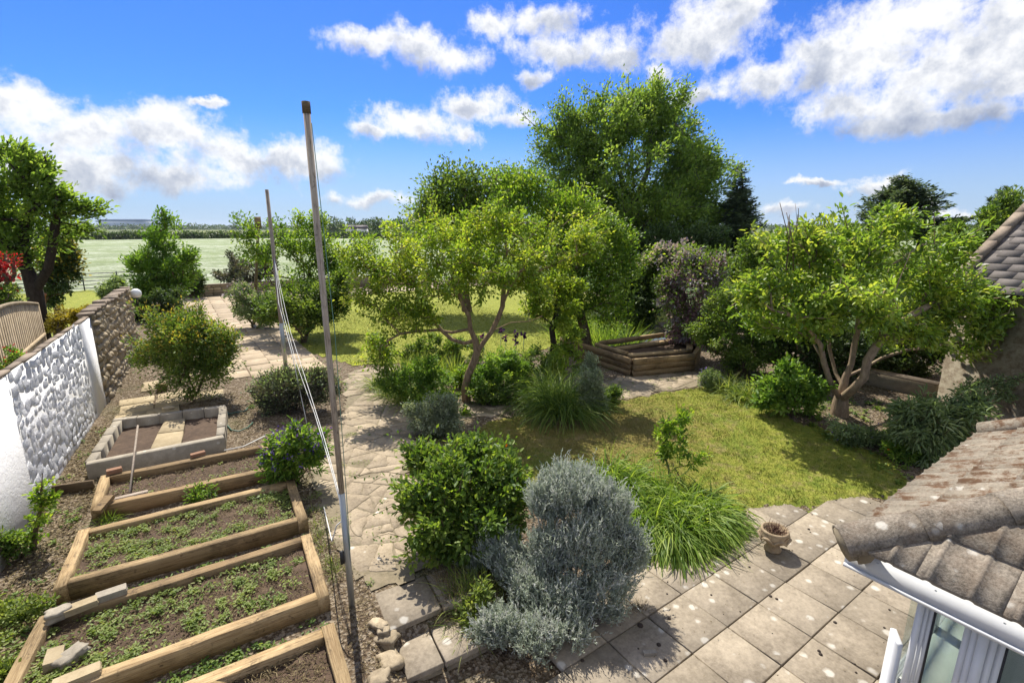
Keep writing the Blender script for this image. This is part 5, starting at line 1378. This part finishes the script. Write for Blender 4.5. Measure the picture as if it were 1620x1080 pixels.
# big-leaved tree
PL('big_leaf_tree', 'spreading pale-barked tree with big bright leaves on the right', 'tree', (1328, 655), [(1250, 420, 56, 44), (1320, 378, 66, 40), (1400, 365, 60, 36), (1462, 405, 56, 44), (1512, 462, 58, 36), (1565, 480, 38, 30), (1205, 455, 34, 30), (1385, 440, 80, 44), (1300, 455, 60, 36), (1470, 500, 60, 26), (1232, 505, 42, 26), (1565, 525, 34, 16), (1430, 340, 34, 16), (1590, 510, 20, 22), (1350, 470, 80, 40, -1.2), (1420, 450, 90, 60, .9), (1290, 520, 40, 20), (1340, 500, 60, 26, -1.0), (1440, 530, 70, 24, -.6), (1520, 548, 50, 18), (1180, 470, 26, 34)],
   'leaf_fig', ntw=640, n=14500, L=.14, W=.072, spread=.13, R=.15, bark_m='bark_fig', gnarl=.07, seg=.3, plw=.14, shell=.85, sat_n=2, droop=.2, rmin=.009, along=.1, wind=(.25, 0, 0), pw=.6,
   tr=[[(1328, 655), (1330, 632), (1334, 612), (1338, 596), (1347, 575), (1352, 545), (1358, 515), (1362, 470), (1370, 430)],
       [(1331, 625), (1312, 600, -.2), (1303, 572, -.3), (1298, 545, -.3), (1280, 520, -.5), (1255, 500, -.6), (1236, 486, -.7)],
       [(1333, 616), (1322, 590, .3), (1313, 555, .5), (1309, 515, .5), (1312, 470, .5), (1318, 420, .4)],
       [(1332, 628), (1350, 615, -.4), (1367, 597, -.6), (1372, 570, -.6), (1388, 545, -.6), (1412, 520, -.5), (1440, 500, -.3), (1475, 480)],
       [(1340, 600), (1362, 585, .3), (1395, 566, .5), (1432, 554, .6), (1480, 548, .6), (1530, 540, .5)],
       [(1303, 572, -.3), (1285, 540, .2), (1262, 500, .6), (1240, 455, .8)], [(1388, 545, -.6), (1400, 500, -.9), (1420, 450, -1), (1440, 400, -.9)]])
rng = np.random.default_rng(12); y0 = float(gp(1328, 655) @ FW); mb = MB()
for k in range(12):
    u0 = 1268 + rng.uniform(-26, 26); a = wp(u0, 410 + rng.uniform(-10, 20), y0 + rng.uniform(-.4, .4)); e = wp(u0 + rng.uniform(-18, 22), rng.uniform(318, 370), y0 + rng.uniform(-.4, .4)); mid = (a + e) / 2 + rng.normal(0, .06, 3)
    mb.tube([a, mid, e], [.014, .011, .006], 5); mb.tube([mid, mid + (e - a) * .3 + rng.normal(0, .12, 3)], [.008, .004], 4)
fig = [o for o in S.objects if o.name.startswith('big_leaf_tree')][0]
mb.build('bare_twigs', M['bark_brown'], fig)
PL('hydrangea', 'rounded light green shrub left of the pale tree trunk', 'shrub', (1248, 656), [(1250, 612, 46, 32), (1222, 622, 28, 26), (1280, 625, 28, 26), (1250, 590, 30, 18)], 'leaf_green', ntw=190, n=5200, L=.12, W=.065, spread=.09, stems=7, shell=.4, R=.03)
PL('willowleaf_shrub', 'long-leaved shrub in front of the rendered outbuilding wall', 'shrub', (1480, 730), [(1490, 655, 46, 34), (1445, 685, 34, 32), (1525, 650, 26, 26), (1480, 700, 48, 26), (1430, 650, 20, 18)], 'leaf_greygreen', ntw=190, n=5600, L=.16, W=.035, spread=.09, stems=7, shell=.5, droop=.4, R=.03)
PL('flowering_plant', 'low plant with orange flowers at the near lawn edge', 'plant', (1432, 732), [(1435, 712, 34, 16), (1462, 722, 20, 14)], 'leaf_green', ntw=70, n=1800, L=.1, W=.03, spread=.07, stems=5, R=.012, extra=(('flowers', 'petal_orange', 36, .06, .06, .05, .3),))
PL('flowering_plant', 'low blue-flecked plant at the lawn edge below the pale trunk', 'plant', (1368, 705), [(1365, 690, 30, 14), (1340, 680, 22, 12), (1395, 700, 22, 12)], 'leaf_greygreen', ntw=80, n=2200, L=.09, W=.03, spread=.07, stems=5, R=.012, extra=(('flowers', 'petal_violet', 90, .03, .03, .05, .3),))
PL('wall_shrub', 'thin-stemmed shrub trained up the outbuilding wall', 'shrub', (1553, 668), [(1575, 612, 26, 14), (1548, 630, 22, 10), (1600, 600, 18, 14), (1530, 605, 16, 12), (1595, 625, 18, 8)], 'leaf_greygreen', yd=9.7, ntw=70, n=1300, L=.07, W=.035, spread=.06, R=.04, bark_m='bark_dark', stems=2)
# left neighbour's planting
PL('red_shrub', 'bright red-leaved shrub at the left edge in the next garden', 'shrub', (5, 480), [(2, 425, 22, 26), (12, 408, 18, 8), (-14, 440, 30, 30), (14, 447, 14, 8)], 'leaf_red', yd=11.5, ntw=60, n=520, L=.1, W=.05, spread=.09, stems=3)
PL('shrub', 'mottled rose bush below the red shrub behind the fence panel', 'shrub', (5, 500), [(6, 470, 30, 18), (-10, 480, 30, 20)], 'leaf_mid', yd=11.2, ntw=70, n=1800, L=.08, W=.05, spread=.08, stems=3, extra=(('flowers', 'leaf_red', 50, .06, .05, .05, .4),))
PL('holly_bush', 'dark variegated bush behind the wind-blown tree', 'bush', (92, 475), [(92, 415, 24, 42), (88, 445, 26, 26), (100, 390, 14, 20)], 'leaf_dark', yd=18, ntw=120, n=5000, L=.14, W=.09, spread=.15, stems=2, extra=(('young_leaves', 'leaf_orange', 900, .13, .08, .14, .2),))
PL('yellow_shrub', 'low golden-leaved shrub between the fence panel and the stone wall', 'shrub', (105, 515), [(108, 500, 32, 14), (85, 505, 20, 14), (132, 496, 16, 9)], 'leaf_orange', yd=14.5, ntw=90, n=2600, L=.1, W=.05, spread=.09, stems=5)
PL('climber', 'small red-berried climber spilling over the white wall top at the left edge', 'climber', (12, 585), [(12, 562, 20, 12), (26, 572, 14, 8), (-6, 575, 18, 14)], 'leaf_green', yd=8.2, ntw=50, n=900, L=.06, W=.035, spread=.05, stems=3, R=.015, extra=(('flowers', 'leaf_red', 60, .035, .03, .05, .2),))
PL('climber', 'little climber with red flowers over the white wall near its far pier', 'climber', (97, 548), [(97, 544, 18, 6)], 'leaf_mid', yd=10.2, ntw=24, n=420, L=.06, W=.035, spread=.05, stems=2, R=.012, extra=(('flowers', 'leaf_red', 50, .04, .035, .05, .2),))
pot = gbase(78, 0, 17); pot[2] = float(wp(78, 480, 17)[2]); pt = empty('plant_pot', pot, 'terracotta pot on the grass at the foot of the wind-blown tree', 'pot')
MB().lathe([(.0, 0), (.13, 0), (.18, .28), (.2, .28), (.2, .34), (.17, .34), (.16, .3), (0, .3)], pot, 16).build('pot', M['terracotta'], pt)
# middle border
ptsof = lambda L: np.array([gp(u, v) for u, v in L])
tuft('iris_clump', 'upright sword-leaved iris clump left of the twisted trunk', 'plant', gp(680, 590), ptsof([(655, 592), (672, 590), (690, 594), (705, 600), (640, 596), (720, 590)]), 620, .62, .022, 'leaf_strap', .16, .25, .5)
tuft('strap_plant', 'pale arching strap-leaved clump at the path edge left of the twisted trunk', 'plant', gp(635, 635), ptsof([(620, 625), (640, 630), (660, 628), (630, 612), (652, 640), (605, 612)]), 950, .62, .02, 'leaf_strap', .15, .9, 1.9)
rng = np.random.default_rng(19); ib = gp(800, 592)
ir = empty('iris_flowers', ib, 'dark purple bearded iris blooms on tall stems in the middle border', 'flowers'); mb = MB(); P = []
for (u, v) in ((793, 522), (817, 528), (829, 530), (816, 540), (800, 534), (765, 533)):
    e = wp(u, v, float(ib @ FW)); b_ = np.array([e[0], e[1], .26]) + rng.normal(0, .04, 3) * [1, 1, 0]; mb.tube([b_, (b_ + e) / 2 + rng.normal(0, .01, 3), e], .008, 5); P += [e + rng.normal(0, .035, 3) for _ in range(14)]
mb.build('stems', M['rope_green'], ir); P = np.array(P); V, F, k = leaves(P, rng.normal(0, 1, P.shape), .09, .075, rng, 'oval', .2); part('petals', V, F, M['petal_iris'], ir, np.repeat(rng.uniform(0, 1, len(P)), k))
for args in (('green mounded shrub right of the twisted trunk', (790, 632), [(790, 590, 40, 34), (765, 605, 26, 26), (820, 600, 24, 28), (790, 565, 26, 16)], 'leaf_green', 6500, .075, .045),
             ('low leafy plant at the foot of the twisted trunk, path side', (775, 640), [(778, 622, 34, 14), (750, 620, 16, 12), (812, 622, 22, 14)], 'leaf_mid', 3600, .07, .05),
             ('dark mounded shrub behind the irises', (690, 575), [(690, 552, 44, 22), (735, 555, 34, 20), (655, 560, 22, 14)], 'leaf_mid', 5500, .09, .055),
             ('small grey-leaved bush beside the path below the twisted tree', (690, 690), [(690, 660, 36, 28), (665, 672, 22, 20), (715, 672, 24, 22), (700, 635, 26, 16), (655, 645, 18, 12)], 'leaf_silver', 7500, .055, .028),
             ('leafy green shrub spilling onto the path left of the twisted trunk', (655, 640), [(650, 606, 42, 22), (615, 598, 24, 18), (690, 606, 30, 24), (670, 585, 30, 18)], 'leaf_green', 4600, .075, .042),
             ('bushy mixed green shrub between twisted trunk and drooping grass', (832, 622), [(828, 592, 30, 30), (848, 572, 24, 24), (812, 575, 22, 20)], 'leaf_mid', 3600, .07, .04),
             ('low bright green bush right behind the twisted trunk base', (745, 612), [(745, 592, 30, 20), (722, 600, 20, 14)], 'leaf_spring', 2600, .07, .042),
             ('yellow-green leafy sprig bush between path and twisted trunk', (672, 655), [(665, 640, 30, 14), (700, 630, 24, 14), (735, 655, 10, 14)], 'leaf_spring', 2300, .075, .04)):
    PL('shrub', args[0], 'shrub', args[1], args[2], args[3], ntw=150, n=args[4], L=args[5], W=args[6], spread=.075, stems=6, shell=.45, R=.02)
tuft('tall_grass', 'tall fountain of drooping grass under the smaller twisted tree', 'grass clump', gp(885, 665), ptsof([(870, 655), (890, 660), (905, 655), (880, 645), (860, 640)]), 2000, 1.15, .019, 'leaf_mid', .14, .38, 2.5, dead=1300)
PL('shrub', 'silvery upright shrub right of the drooping grass', 'shrub', (938, 660), [(936, 600, 22, 36), (945, 630, 18, 24), (925, 625, 16, 26)], 'leaf_silver', ntw=150, n=6000, L=.065, W=.028, spread=.06, stems=7, shell=.5, R=.02, upb=.2, droop=-.3)
PL('shrub', 'low dark green plant between silvery shrub and lawn', 'shrub', (962, 645), [(962, 630, 18, 12), (975, 620, 12, 10)], 'leaf_mid', ntw=50, n=1500, L=.06, W=.04, spread=.06, stems=4, R=.015)
tuft('pond_reeds', 'bright upright reeds growing beside the pond behind the planter', 'reeds', gp(960, 540), ptsof([(900, 535), (925, 538), (950, 545), (975, 548), (935, 525), (960, 530), (990, 535), (915, 520), (985, 520)]), 1500, .75, .022, 'leaf_grass', .45, .3, .7)
tuft('strap_plant', 'arching strap-leaved clump at the back edge of the near lawn', 'plant', gp(1170, 635), ptsof([(1150, 620), (1168, 630), (1185, 632), (1160, 612), (1195, 625)]), 900, .5, .02, 'leaf_strap', .14, .8, 1.8)
PL('flowering_plant', 'small blue-flowered plant beside the timber planter corner', 'plant', (1122, 615), [(1122, 598, 20, 14), (1140, 606, 16, 10)], 'leaf_greygreen', ntw=60, n=2000, L=.07, W=.025, spread=.06, stems=5, R=.012, extra=(('flowers', 'petal_violet', 60, .04, .035, .04, .3),))
# foreground border
PL('camellia_bush', 'big glossy green bush spilling over the path in the foreground', 'bush', (730, 885), [(735, 765, 66, 44, .35), (685, 740, 40, 34, .55), (780, 755, 42, 40, .5), (690, 832, 46, 34, -.1), (765, 825, 52, 40, .05), (658, 785, 30, 32, .2), (725, 715, 46, 22, .75), (805, 805, 32, 46, .3), (785, 712, 28, 20, .8), (725, 858, 40, 24, -.2), (820, 770, 20, 24, .5), (660, 720, 26, 18, .7), (740, 872, 60, 18, -.15), (800, 850, 36, 30, .1), (680, 862, 30, 18, -.15)], 'leaf_mid', ntw=400, n=10500, L=.095, W=.055, spread=.085, R=.035, stems=10, shell=.5, extra=(('red_leaves', 'petal_orange', 14, .06, .03, .05, .2), ('young_leaves', 'leaf_spring', 1100, .07, .04, .06, .4)))
SEED[0] += 1; rng = np.random.default_rng(99)
sb = gp(880, 1000); sr = empty('cotton_lavender', sb, 'large silver-grey cotton lavender bush in the foreground centre', 'bush')
lob = px_lobes([(905, 778, 50, 32, .6), (868, 800, 34, 30, .6), (958, 815, 42, 42, .5), (925, 868, 48, 48, .3), (990, 880, 34, 42, .35), (872, 880, 36, 44, .35), (955, 945, 44, 42, .05), (895, 960, 44, 40, .0), (842, 945, 38, 36, .1), (848, 1012, 54, 36, -.35), (905, 1015, 38, 30, -.3), (785, 872, 42, 30, .6), (752, 895, 26, 24, .6), (815, 905, 30, 26, .4), (790, 1000, 38, 34, -.3)], float(sb @ FW) + .1, .85)
lob = [(c_, a_ * .88, b_ * .88, d_ * .88) for c_, a_, b_, d_ in lob]
tg = in_lobes(lob, 2700, rng, .12); tg = tg[tg[:, 2] > .06]
cen = np.array([np.mean(tg[:, 0]), np.mean(tg[:, 1]), .0])
Ps, As, Rn = [], [], []
mb = MB()
for q in tg:
    d = unit(unit(q - cen) * .35 + UP * 1.1 + rng.normal(0, .22, 3)); ns = 5; cl = rng.uniform(0, 1)
    
    for _ in range(ns):
        o = q + rng.normal(0, .035, 3); dd = unit(d + rng.normal(0, .3, 3)); L = rng.uniform(.08, .18) * (1.6 if cl > .8 else 1); m = 10
        k = np.linspace(.1, 1, m)[:, None]
        Ps.append(o + dd * L * k); As.append(dd * 1.15 + rng.normal(0, .42, (m, 3))); Rn.append(np.clip(cl * .5 + .5 * rng.uniform(0, 1, m), 0, 1))
P, A = np.concatenate(Ps), np.concatenate(As)
V, F, k = leaves(P, A, (.042 * rng.uniform(.7, 1.4, len(P))), .013, rng, 'rhomb', .3)
part('foliage', V, F, M['leaf_grey'], sr, np.repeat(np.concatenate(Rn), k))
for _ in range(26):
    q = tg[rng.integers(0, len(tg))]; b_ = np.array([cen[0], cen[1], 0]) + (q - cen) * [.5, .5, 0]; b_[2] = float(terrain(b_[0], b_[1])); mb.tube([b_, b_ + (q - b_) * [.4, .4, .6], b_ + (q - b_) * .8], [.014, .01, .005], 5, cap=False)
mb.build('stems', M['bark_grey'], sr)
tuft('bright_grass', 'large mound of bright green arching grass by the patio', 'grass clump', gp(1060, 850), ptsof([(1000, 800), (1030, 815), (1060, 830), (1090, 835), (1040, 845), (1075, 855), (1015, 835), (1110, 830), (985, 785), (1125, 820), (1000, 770), (970, 765), (1050, 800), (1090, 810)]), 4300, .72, .026, 'leaf_grass', .12, .5, 2.9, dirb=(-.3, -.6, 0), up=.95)
PL('young_sapling', 'small pale-leaved sapling standing alone at the near lawn edge', 'sapling', (1062, 757), [(1070, 690, 30, 34), (1095, 720, 28, 14), (1055, 720, 18, 24), (1085, 660, 16, 18)], 'leaf_spring', ntw=70, n=800, L=.10, W=.045, spread=.05, R=.022, stems=3, shell=.8, bark_m='bark_grey')
tuft('weeds', 'patch of grass and weeds in front of the silver bush, path side', 'weeds', gp(745, 990), ptsof([(735, 960), (750, 985), (770, 960), (760, 930), (740, 1000)]), 520, .3, .009, 'leaf_strap', .1, .8, 1.6, dead=500)
PL('weed_plant', 'broad-leaved weed clump against the silver bush by the steps', 'plant', (757, 990), [(752, 965, 26, 20), (770, 935, 20, 18), (740, 985, 16, 12)], 'leaf_weed', ntw=60, n=800, L=.075, W=.03, spread=.06, stems=5, R=.01)
tuft('dry_grass', 'dead brown grass tuft at the patio edge beside the silver bush', 'grass clump', gp(1010, 975), ptsof([(1010, 972), (1014, 968)]), 160, .16, .006, 'leaf_dry', .03, .7, 1.2)
tuft('dry_grass', 'tangle of dead brown stems beside the upper step slab', 'grass clump', gp(720, 935), ptsof([(700, 920), (720, 935), (715, 905), (728, 955), (715, 985), (740, 1010)]), 620, .22, .005, 'leaf_dry', .08, 1.0, 1.4)
# near left plants
PL('young_sapling', 'young sapling with a leafy stem in front of the white wall', 'sapling', (48, 868), [(65, 770, 20, 24), (72, 800, 14, 20), (58, 825, 16, 14), (40, 850, 16, 12)], 'leaf_spring', ntw=46, n=620, L=.07, W=.035, spread=.045, R=.03, bark_m='bark_brown', tr=[[(48, 868), (56, 840), (64, 805), (66, 770), (67, 748)]], upb=.3)
for lab, b, L, mt, n in (('leafy weed clump at the left edge below the white wall', (15, 890), [(12, 868, 22, 20), (-4, 850, 16, 20)], 'leaf_mid', 900), ('low green weeds beside the bottom left beam', (20, 980), [(22, 970, 34, 12), (45, 985, 24, 8), (10, 1010, 30, 10), (62, 950, 16, 6)], 'leaf_weed', 1100), ('green weeds at the bottom left corner of the picture', (15, 1075), [(14, 1055, 28, 12), (0, 1070, 30, 10)], 'leaf_weed', 700), ('upright plant leaning on the front beam of the second bed', (318, 792), [(320, 777, 22, 12), (305, 785, 12, 8)], 'leaf_green', 380), ('grey-green seedling on the far corner of the second bed', (425, 795), [(425, 786, 14, 8)], 'leaf_greygreen', 260)):
    PL('weed_plant', lab, 'plant', b, L, mt, ntw=60, n=n, L=.06, W=.03, spread=.05, stems=5, R=.01, shell=.5)
tuft('grass_tuft', 'grass tuft inside the second bed near its far beam', 'grass clump', gp(232, 845, .37), np.array([gp(232, 845, .37)]), 130, .24, .008, 'leaf_grass', .04, .7, 1.5)
tuft('grass_tuft', 'grass tuft in the gap between broom bed and second bed', 'grass clump', gp(178, 822, .27), np.array([gp(178, 822, .27), gp(165, 826, .27)]), 130, .2, .007, 'leaf_grass', .05, .7, 1.5)
tuft('grass_tuft', 'strip of grass between the bed ends and the path', 'grass clump', gp(500, 830), ptsof([(492, 790), (498, 810), (502, 830), (506, 850), (510, 870), (530, 905), (525, 890)]), 420, .13, .006, 'leaf_weed', .05, .8, 1.4)
tuft('grass_tuft', 'small grass tuft growing in the paving by the tall pole', 'grass clump', gp(553, 690), ptsof([(553, 690), (558, 688)]), 70, .09, .006, 'leaf_grass', .03, .9, 1.2)

# ------------------------------------------------------------------ ground cover nobody could count
def scatter_poly(poly, n, rng):
    p = np.asarray(poly, float); lo, hi = p.min(0), p.max(0); q = rng.uniform(lo, hi, (int(n * 3.2) + 50, 2))
    return q[inside(p, q[:, 0], q[:, 1])][:n]
rng = np.random.default_rng(200)
def lawn_blades(poly, n, L, mat, name):
    q = scatter_poly(poly, n, rng); z = terrain(q[:, 0], q[:, 1]) + .008
    P = np.c_[q, z]; th = rng.uniform(0, 2 * np.pi, len(q))
    D = np.c_[np.cos(th) * .7, np.sin(th) * .7, np.full(len(q), .9)]; L = L * (.65 + .3 * (np.sin(q[:, 0] * 5.3 + q[:, 1] * 2.9) * np.sin(q[:, 1] * 6.1 - q[:, 0] * 1.7) > .15) * rng.uniform(.3, 1.3, len(q)) + .2)
    V, F, k = blades(P, D, L * rng.uniform(.5, 1.4, len(q)), L * .22, rng, .7, 1)
    part(name, V, F, M[mat], None, np.repeat(rng.uniform(0, 1, len(q)), k), kind='stuff')
lawn_blades(LAWN2, 70000, .045, 'lawn_near', 'grass')
lawn_blades([(3.2, 17.3), (4.1, 14.4), (5.2, 13.9), (7, 13.2), (9, 12.7), (13, 14), (13, 24), (3.3, 24)], 28000, .07, 'lawn_far', 'grass')
def weeds(poly, n, z, L, mat, name, nclus):
    c = scatter_poly(poly, nclus, rng); i = rng.integers(0, len(c), n); w = rng.uniform(.3, 1.6, len(c))[i]
    q = c[i] + rng.normal(0, .05, (n, 2)) * w[:, None]; k = inside(np.asarray(poly), q[:, 0], q[:, 1]); q = q[k]
    zz = (terrain(q[:, 0], q[:, 1]) if z is None else np.full(len(q), z)) + rng.uniform(.005, .05, len(q))
    th = rng.uniform(0, 2 * np.pi, len(q)); V, F, kk = leaves(np.c_[q, zz], np.c_[np.cos(th), np.sin(th), rng.uniform(0, .6, len(q))], L * rng.uniform(.6, 1.4, len(q)), L * .6, rng, 'oval', 1.2)
    part(name, V, F, M[mat], None, np.repeat(np.clip(rng.uniform(0, 1, len(c))[i][k] * .5 + rng.uniform(0, .5, len(q)), 0, 1), kk), kind='stuff')
def inset(p, d):
    p = np.asarray(p, float); c = p.mean(0); return c + (p - c) * (1 - d)
weeds(inset(BEDB, .1), 5600, .368, .032, 'leaf_weed', 'bed_weeds', 130)
weeds(inset(BEDC, .1), 4600, .368, .036, 'leaf_weed', 'bed_weeds', 100)
weeds(inset(BEDA, .12), 350, .33, .035, 'leaf_weed', 'bed_weeds', 30)
weeds([(-1.6, 6.5), (1, 6.35), (1, 6.15), (-1.6, 6.25)], 900, None, .04, 'leaf_mid', 'gap_weeds', 60)
weeds([(-1.7, 4.9), (.9, 4.8), (.86, 4.45), (-1.8, 4.55)], 1500, None, .04, 'leaf_mid', 'gap_weeds', 70)
weeds([(-2.3, 3.3), (-1.75, 3.3), (-1.65, 6.6), (-2.3, 7)], 2600, None, .05, 'leaf_weed', 'ground_weeds', 80)
weeds([(-2.2, 6), (-1.6, 6), (-1.5, 14), (-1.9, 14)], 500, None, .045, 'leaf_mid', 'ground_weeds', 40)
weeds([(0.9, 11.8), (1.3, 14.5), (3.4, 14.5), (2.4, 12)], 900, None, .05, 'leaf_weed', 'ground_weeds', 50)
weeds(PATH, 1300, None, .03, 'leaf_weed', 'path_weeds', 90)
weeds([(2.4, 4.6), (4.0, 4.6), (4.2, 8.5), (3.4, 8.4)], 2200, None, .05, 'leaf_mid', 'ground_cover', 120)
weeds([(9.5, 2), (11.5, 2), (13.5, 3.5), (13.5, 8), (11.5, 7.6), (10.8, 5)], 3000, None, .06, 'leaf_mid', 'ground_cover', 160)
weeds([(4.2, 9.8), (9.5, 9.8), (11, 12.5), (5.5, 13.2)], 5200, None, .07, 'leaf_mid', 'ground_cover', 260)
# chips, dead leaves and twigs on the bare ground
def litter(poly, n, z, L, mat, name, asp=.5):
    q = scatter_poly(poly, n, rng); zz = (terrain(q[:, 0], q[:, 1]) if z is None else np.full(len(q), z)) + rng.uniform(.008, .03, len(q))
    th = rng.uniform(0, 2 * np.pi, len(q)); V, F, kk = leaves(np.c_[q, zz], np.c_[np.cos(th), np.sin(th), rng.normal(0, .25, len(q))], L * rng.uniform(.4, 1.5, len(q)), L * asp * rng.uniform(.5, 1.2, len(q)), rng, 'rhomb', 1.0)
    part(name, V, F, M[mat], None, np.repeat(rng.uniform(0, 1, len(q)), kk), kind='stuff')
litter([(-2.2, 3.2), (-1.6, 3.2), (-1.5, 8), (-1.45, 10), (-1.55, 12.6), (-1.85, 12.8), (-2.1, 9)], 5200, None, .05, 'leaf_dry', 'bark_chips')
litter([(-1.7, 12.6), (.7, 12), (.5, 10), (1.2, 9.5), (1.3, 12), (1.6, 13), (-.2, 14.5), (-1.6, 18), (-1.7, 16)], 3800, None, .045, 'leaf_dry', 'bark_chips')
litter(inset(BEDB, .12), 3800, .362, .035, 'leaf_dry', 'dead_litter', .25)
litter(inset(BEDC, .12), 4200, .362, .04, 'leaf_dry', 'dead_litter', .2)
litter(inset(BEDD, .12), 5200, .364, .05, 'leaf_dry', 'dead_litter', .18)
litter(inset(BEDA, .12), 2600, .334, .03, 'leaf_dry', 'dead_litter', .4)
litter([(.9, 3.4), (1.35, 3.4), (1.35, 7), (1.0, 7)], 1500, None, .035, 'leaf_dry', 'dead_litter', .35)
litter(PATH, 700, None, .03, 'leaf_dry', 'dead_litter', .5)
litter([(3.6, 4.6), (6.6, 4.4), (8.4, 7.6), (6, 8.3), (4, 8.2)], 2600, None, .035, 'leaf_dry', 'dead_litter', .4)
litter([(10, 2), (11.5, 2), (13.6, 4), (13.6, 7), (11.2, 7)], 1800, None, .05, 'leaf_dry', 'dead_litter', .5)
# droppings and dead catkins on the patio slabs
mb = MB()
for _ in range(150):
    s, t = rng.uniform(2.6, 9.4), rng.uniform(-.2, 3.5)
    if s > 3.6 and t < .9 and s < 6.8: continue
    r = abs(rng.normal(.0, .009)) + .006
    mb.lathe([(r, -.002), (r * .95, r * .35), (r * .5, r * .75), (0, r * .8)], (s, t, .001), 7)
mb.build('dropped_catkins', M['dropping'], None, kind='stuff')
litter([(2.7, -.3), (9.3, 1.0), (9.3, 3.5), (2.7, 3.5)], 500, .0, .022, 'leaf_dry', 'dead_litter', .4)
# urn, cane and loose piece on the patio
u0 = gp(1222, 869, 0.0); ur = empty('urn_planter', u0, 'squat carved stone urn of dead stems standing on the patio', 'urn')
MB().lathe([(0, .0), (.105, 0), (.11, .03), (.085, .06), (.082, .10), (.10, .13), (.15, .165), (.185, .21), (.19, .25), (.172, .285), (.178, .30), (.17, .32), (.15, .32), (.145, .28), (0, .27)], u0, 28).build('bowl', M['urn_stone'], ur, smooth=True)
th = np.linspace(0, 2 * np.pi, 40); 
for k in range(7):
    a = th[:12] * .55 + k * .9; MB().tube([u0 + [math.cos(x) * (.185 + .006), math.sin(x) * (.191), .20 + .055 * math.sin(j / 11 * math.pi * 1.0 + .2) - .02] for j, x in enumerate(a)], [.008 + .014 * math.sin(j / 11 * math.pi) for j in range(12)], 7).build('swag', M['urn_stone'], ur, smooth=True)
P = u0 + np.c_[rng.normal(0, .06, (160, 2)), np.full(160, .28)]
V, F, k = blades(P, np.c_[rng.normal(0, .6, (160, 2)), np.ones(160)], .13 * rng.uniform(.4, 1.3, 160), .008, rng, .6, 2); part('dead_stems', V, F, M['dead_stem'], ur)
V, F, k = leaves(P + rng.normal(0, .02, P.shape), rng.normal(0, 1, P.shape), .03, .015, rng, 'rhomb'); part('dead_leaves', V, F, M['leaf_dry'], ur, np.repeat(rng.uniform(0, .6, 160), k))
cb = gp(1181, 842); ct = wp(1183, 808, float(cb @ FW)); MB().tube([cb, ct], [.009, .008], 7).build('garden_cane', M['cane'], None, label='short bamboo cane stuck upright beside the bright grass', cat='cane', base=cb)
pc = gp(1028, 1032, .02); chunk('stone_offcut', pc, (.14, .05, .035), -.42 - .12, 'block', 'small pale oblong offcut lying on the patio slabs', 'offcut', None, 51, rough=.03)
# self-sown trailing stems reaching over the paving from the glossy bush
rng = np.random.default_rng(5); mb = MB(); P = []
cbush = [o for o in S.objects if o.name.startswith('camellia_bush')][0]
for (u, v, uu, vv) in ((650, 752, 563, 752), (648, 800, 590, 815), (640, 850, 590, 850), (660, 720, 615, 690)):
    yb = 5.3 + (900 - v) * .004; a, b = wp(u, v, yb), wp(uu, vv, yb - .1)
    pts = [a, (a + b) / 2 + [0, 0, .06], b]; mb.tube(pts, [.006, .004, .003], 4); P += [a + (b - a) * k + rng.normal(0, .02, 3) for k in np.linspace(.2, 1, 11)]
mb.build('trailing_stems', M['bark_brown'], cbush); P = np.array(P); V, F, k = leaves(P, rng.normal(0, 1, P.shape), .05, .028, rng, 'oval'); part('trailing_leaves', V, F, M['leaf_mid'], cbush, np.repeat(rng.uniform(0, .6, len(P)), k))
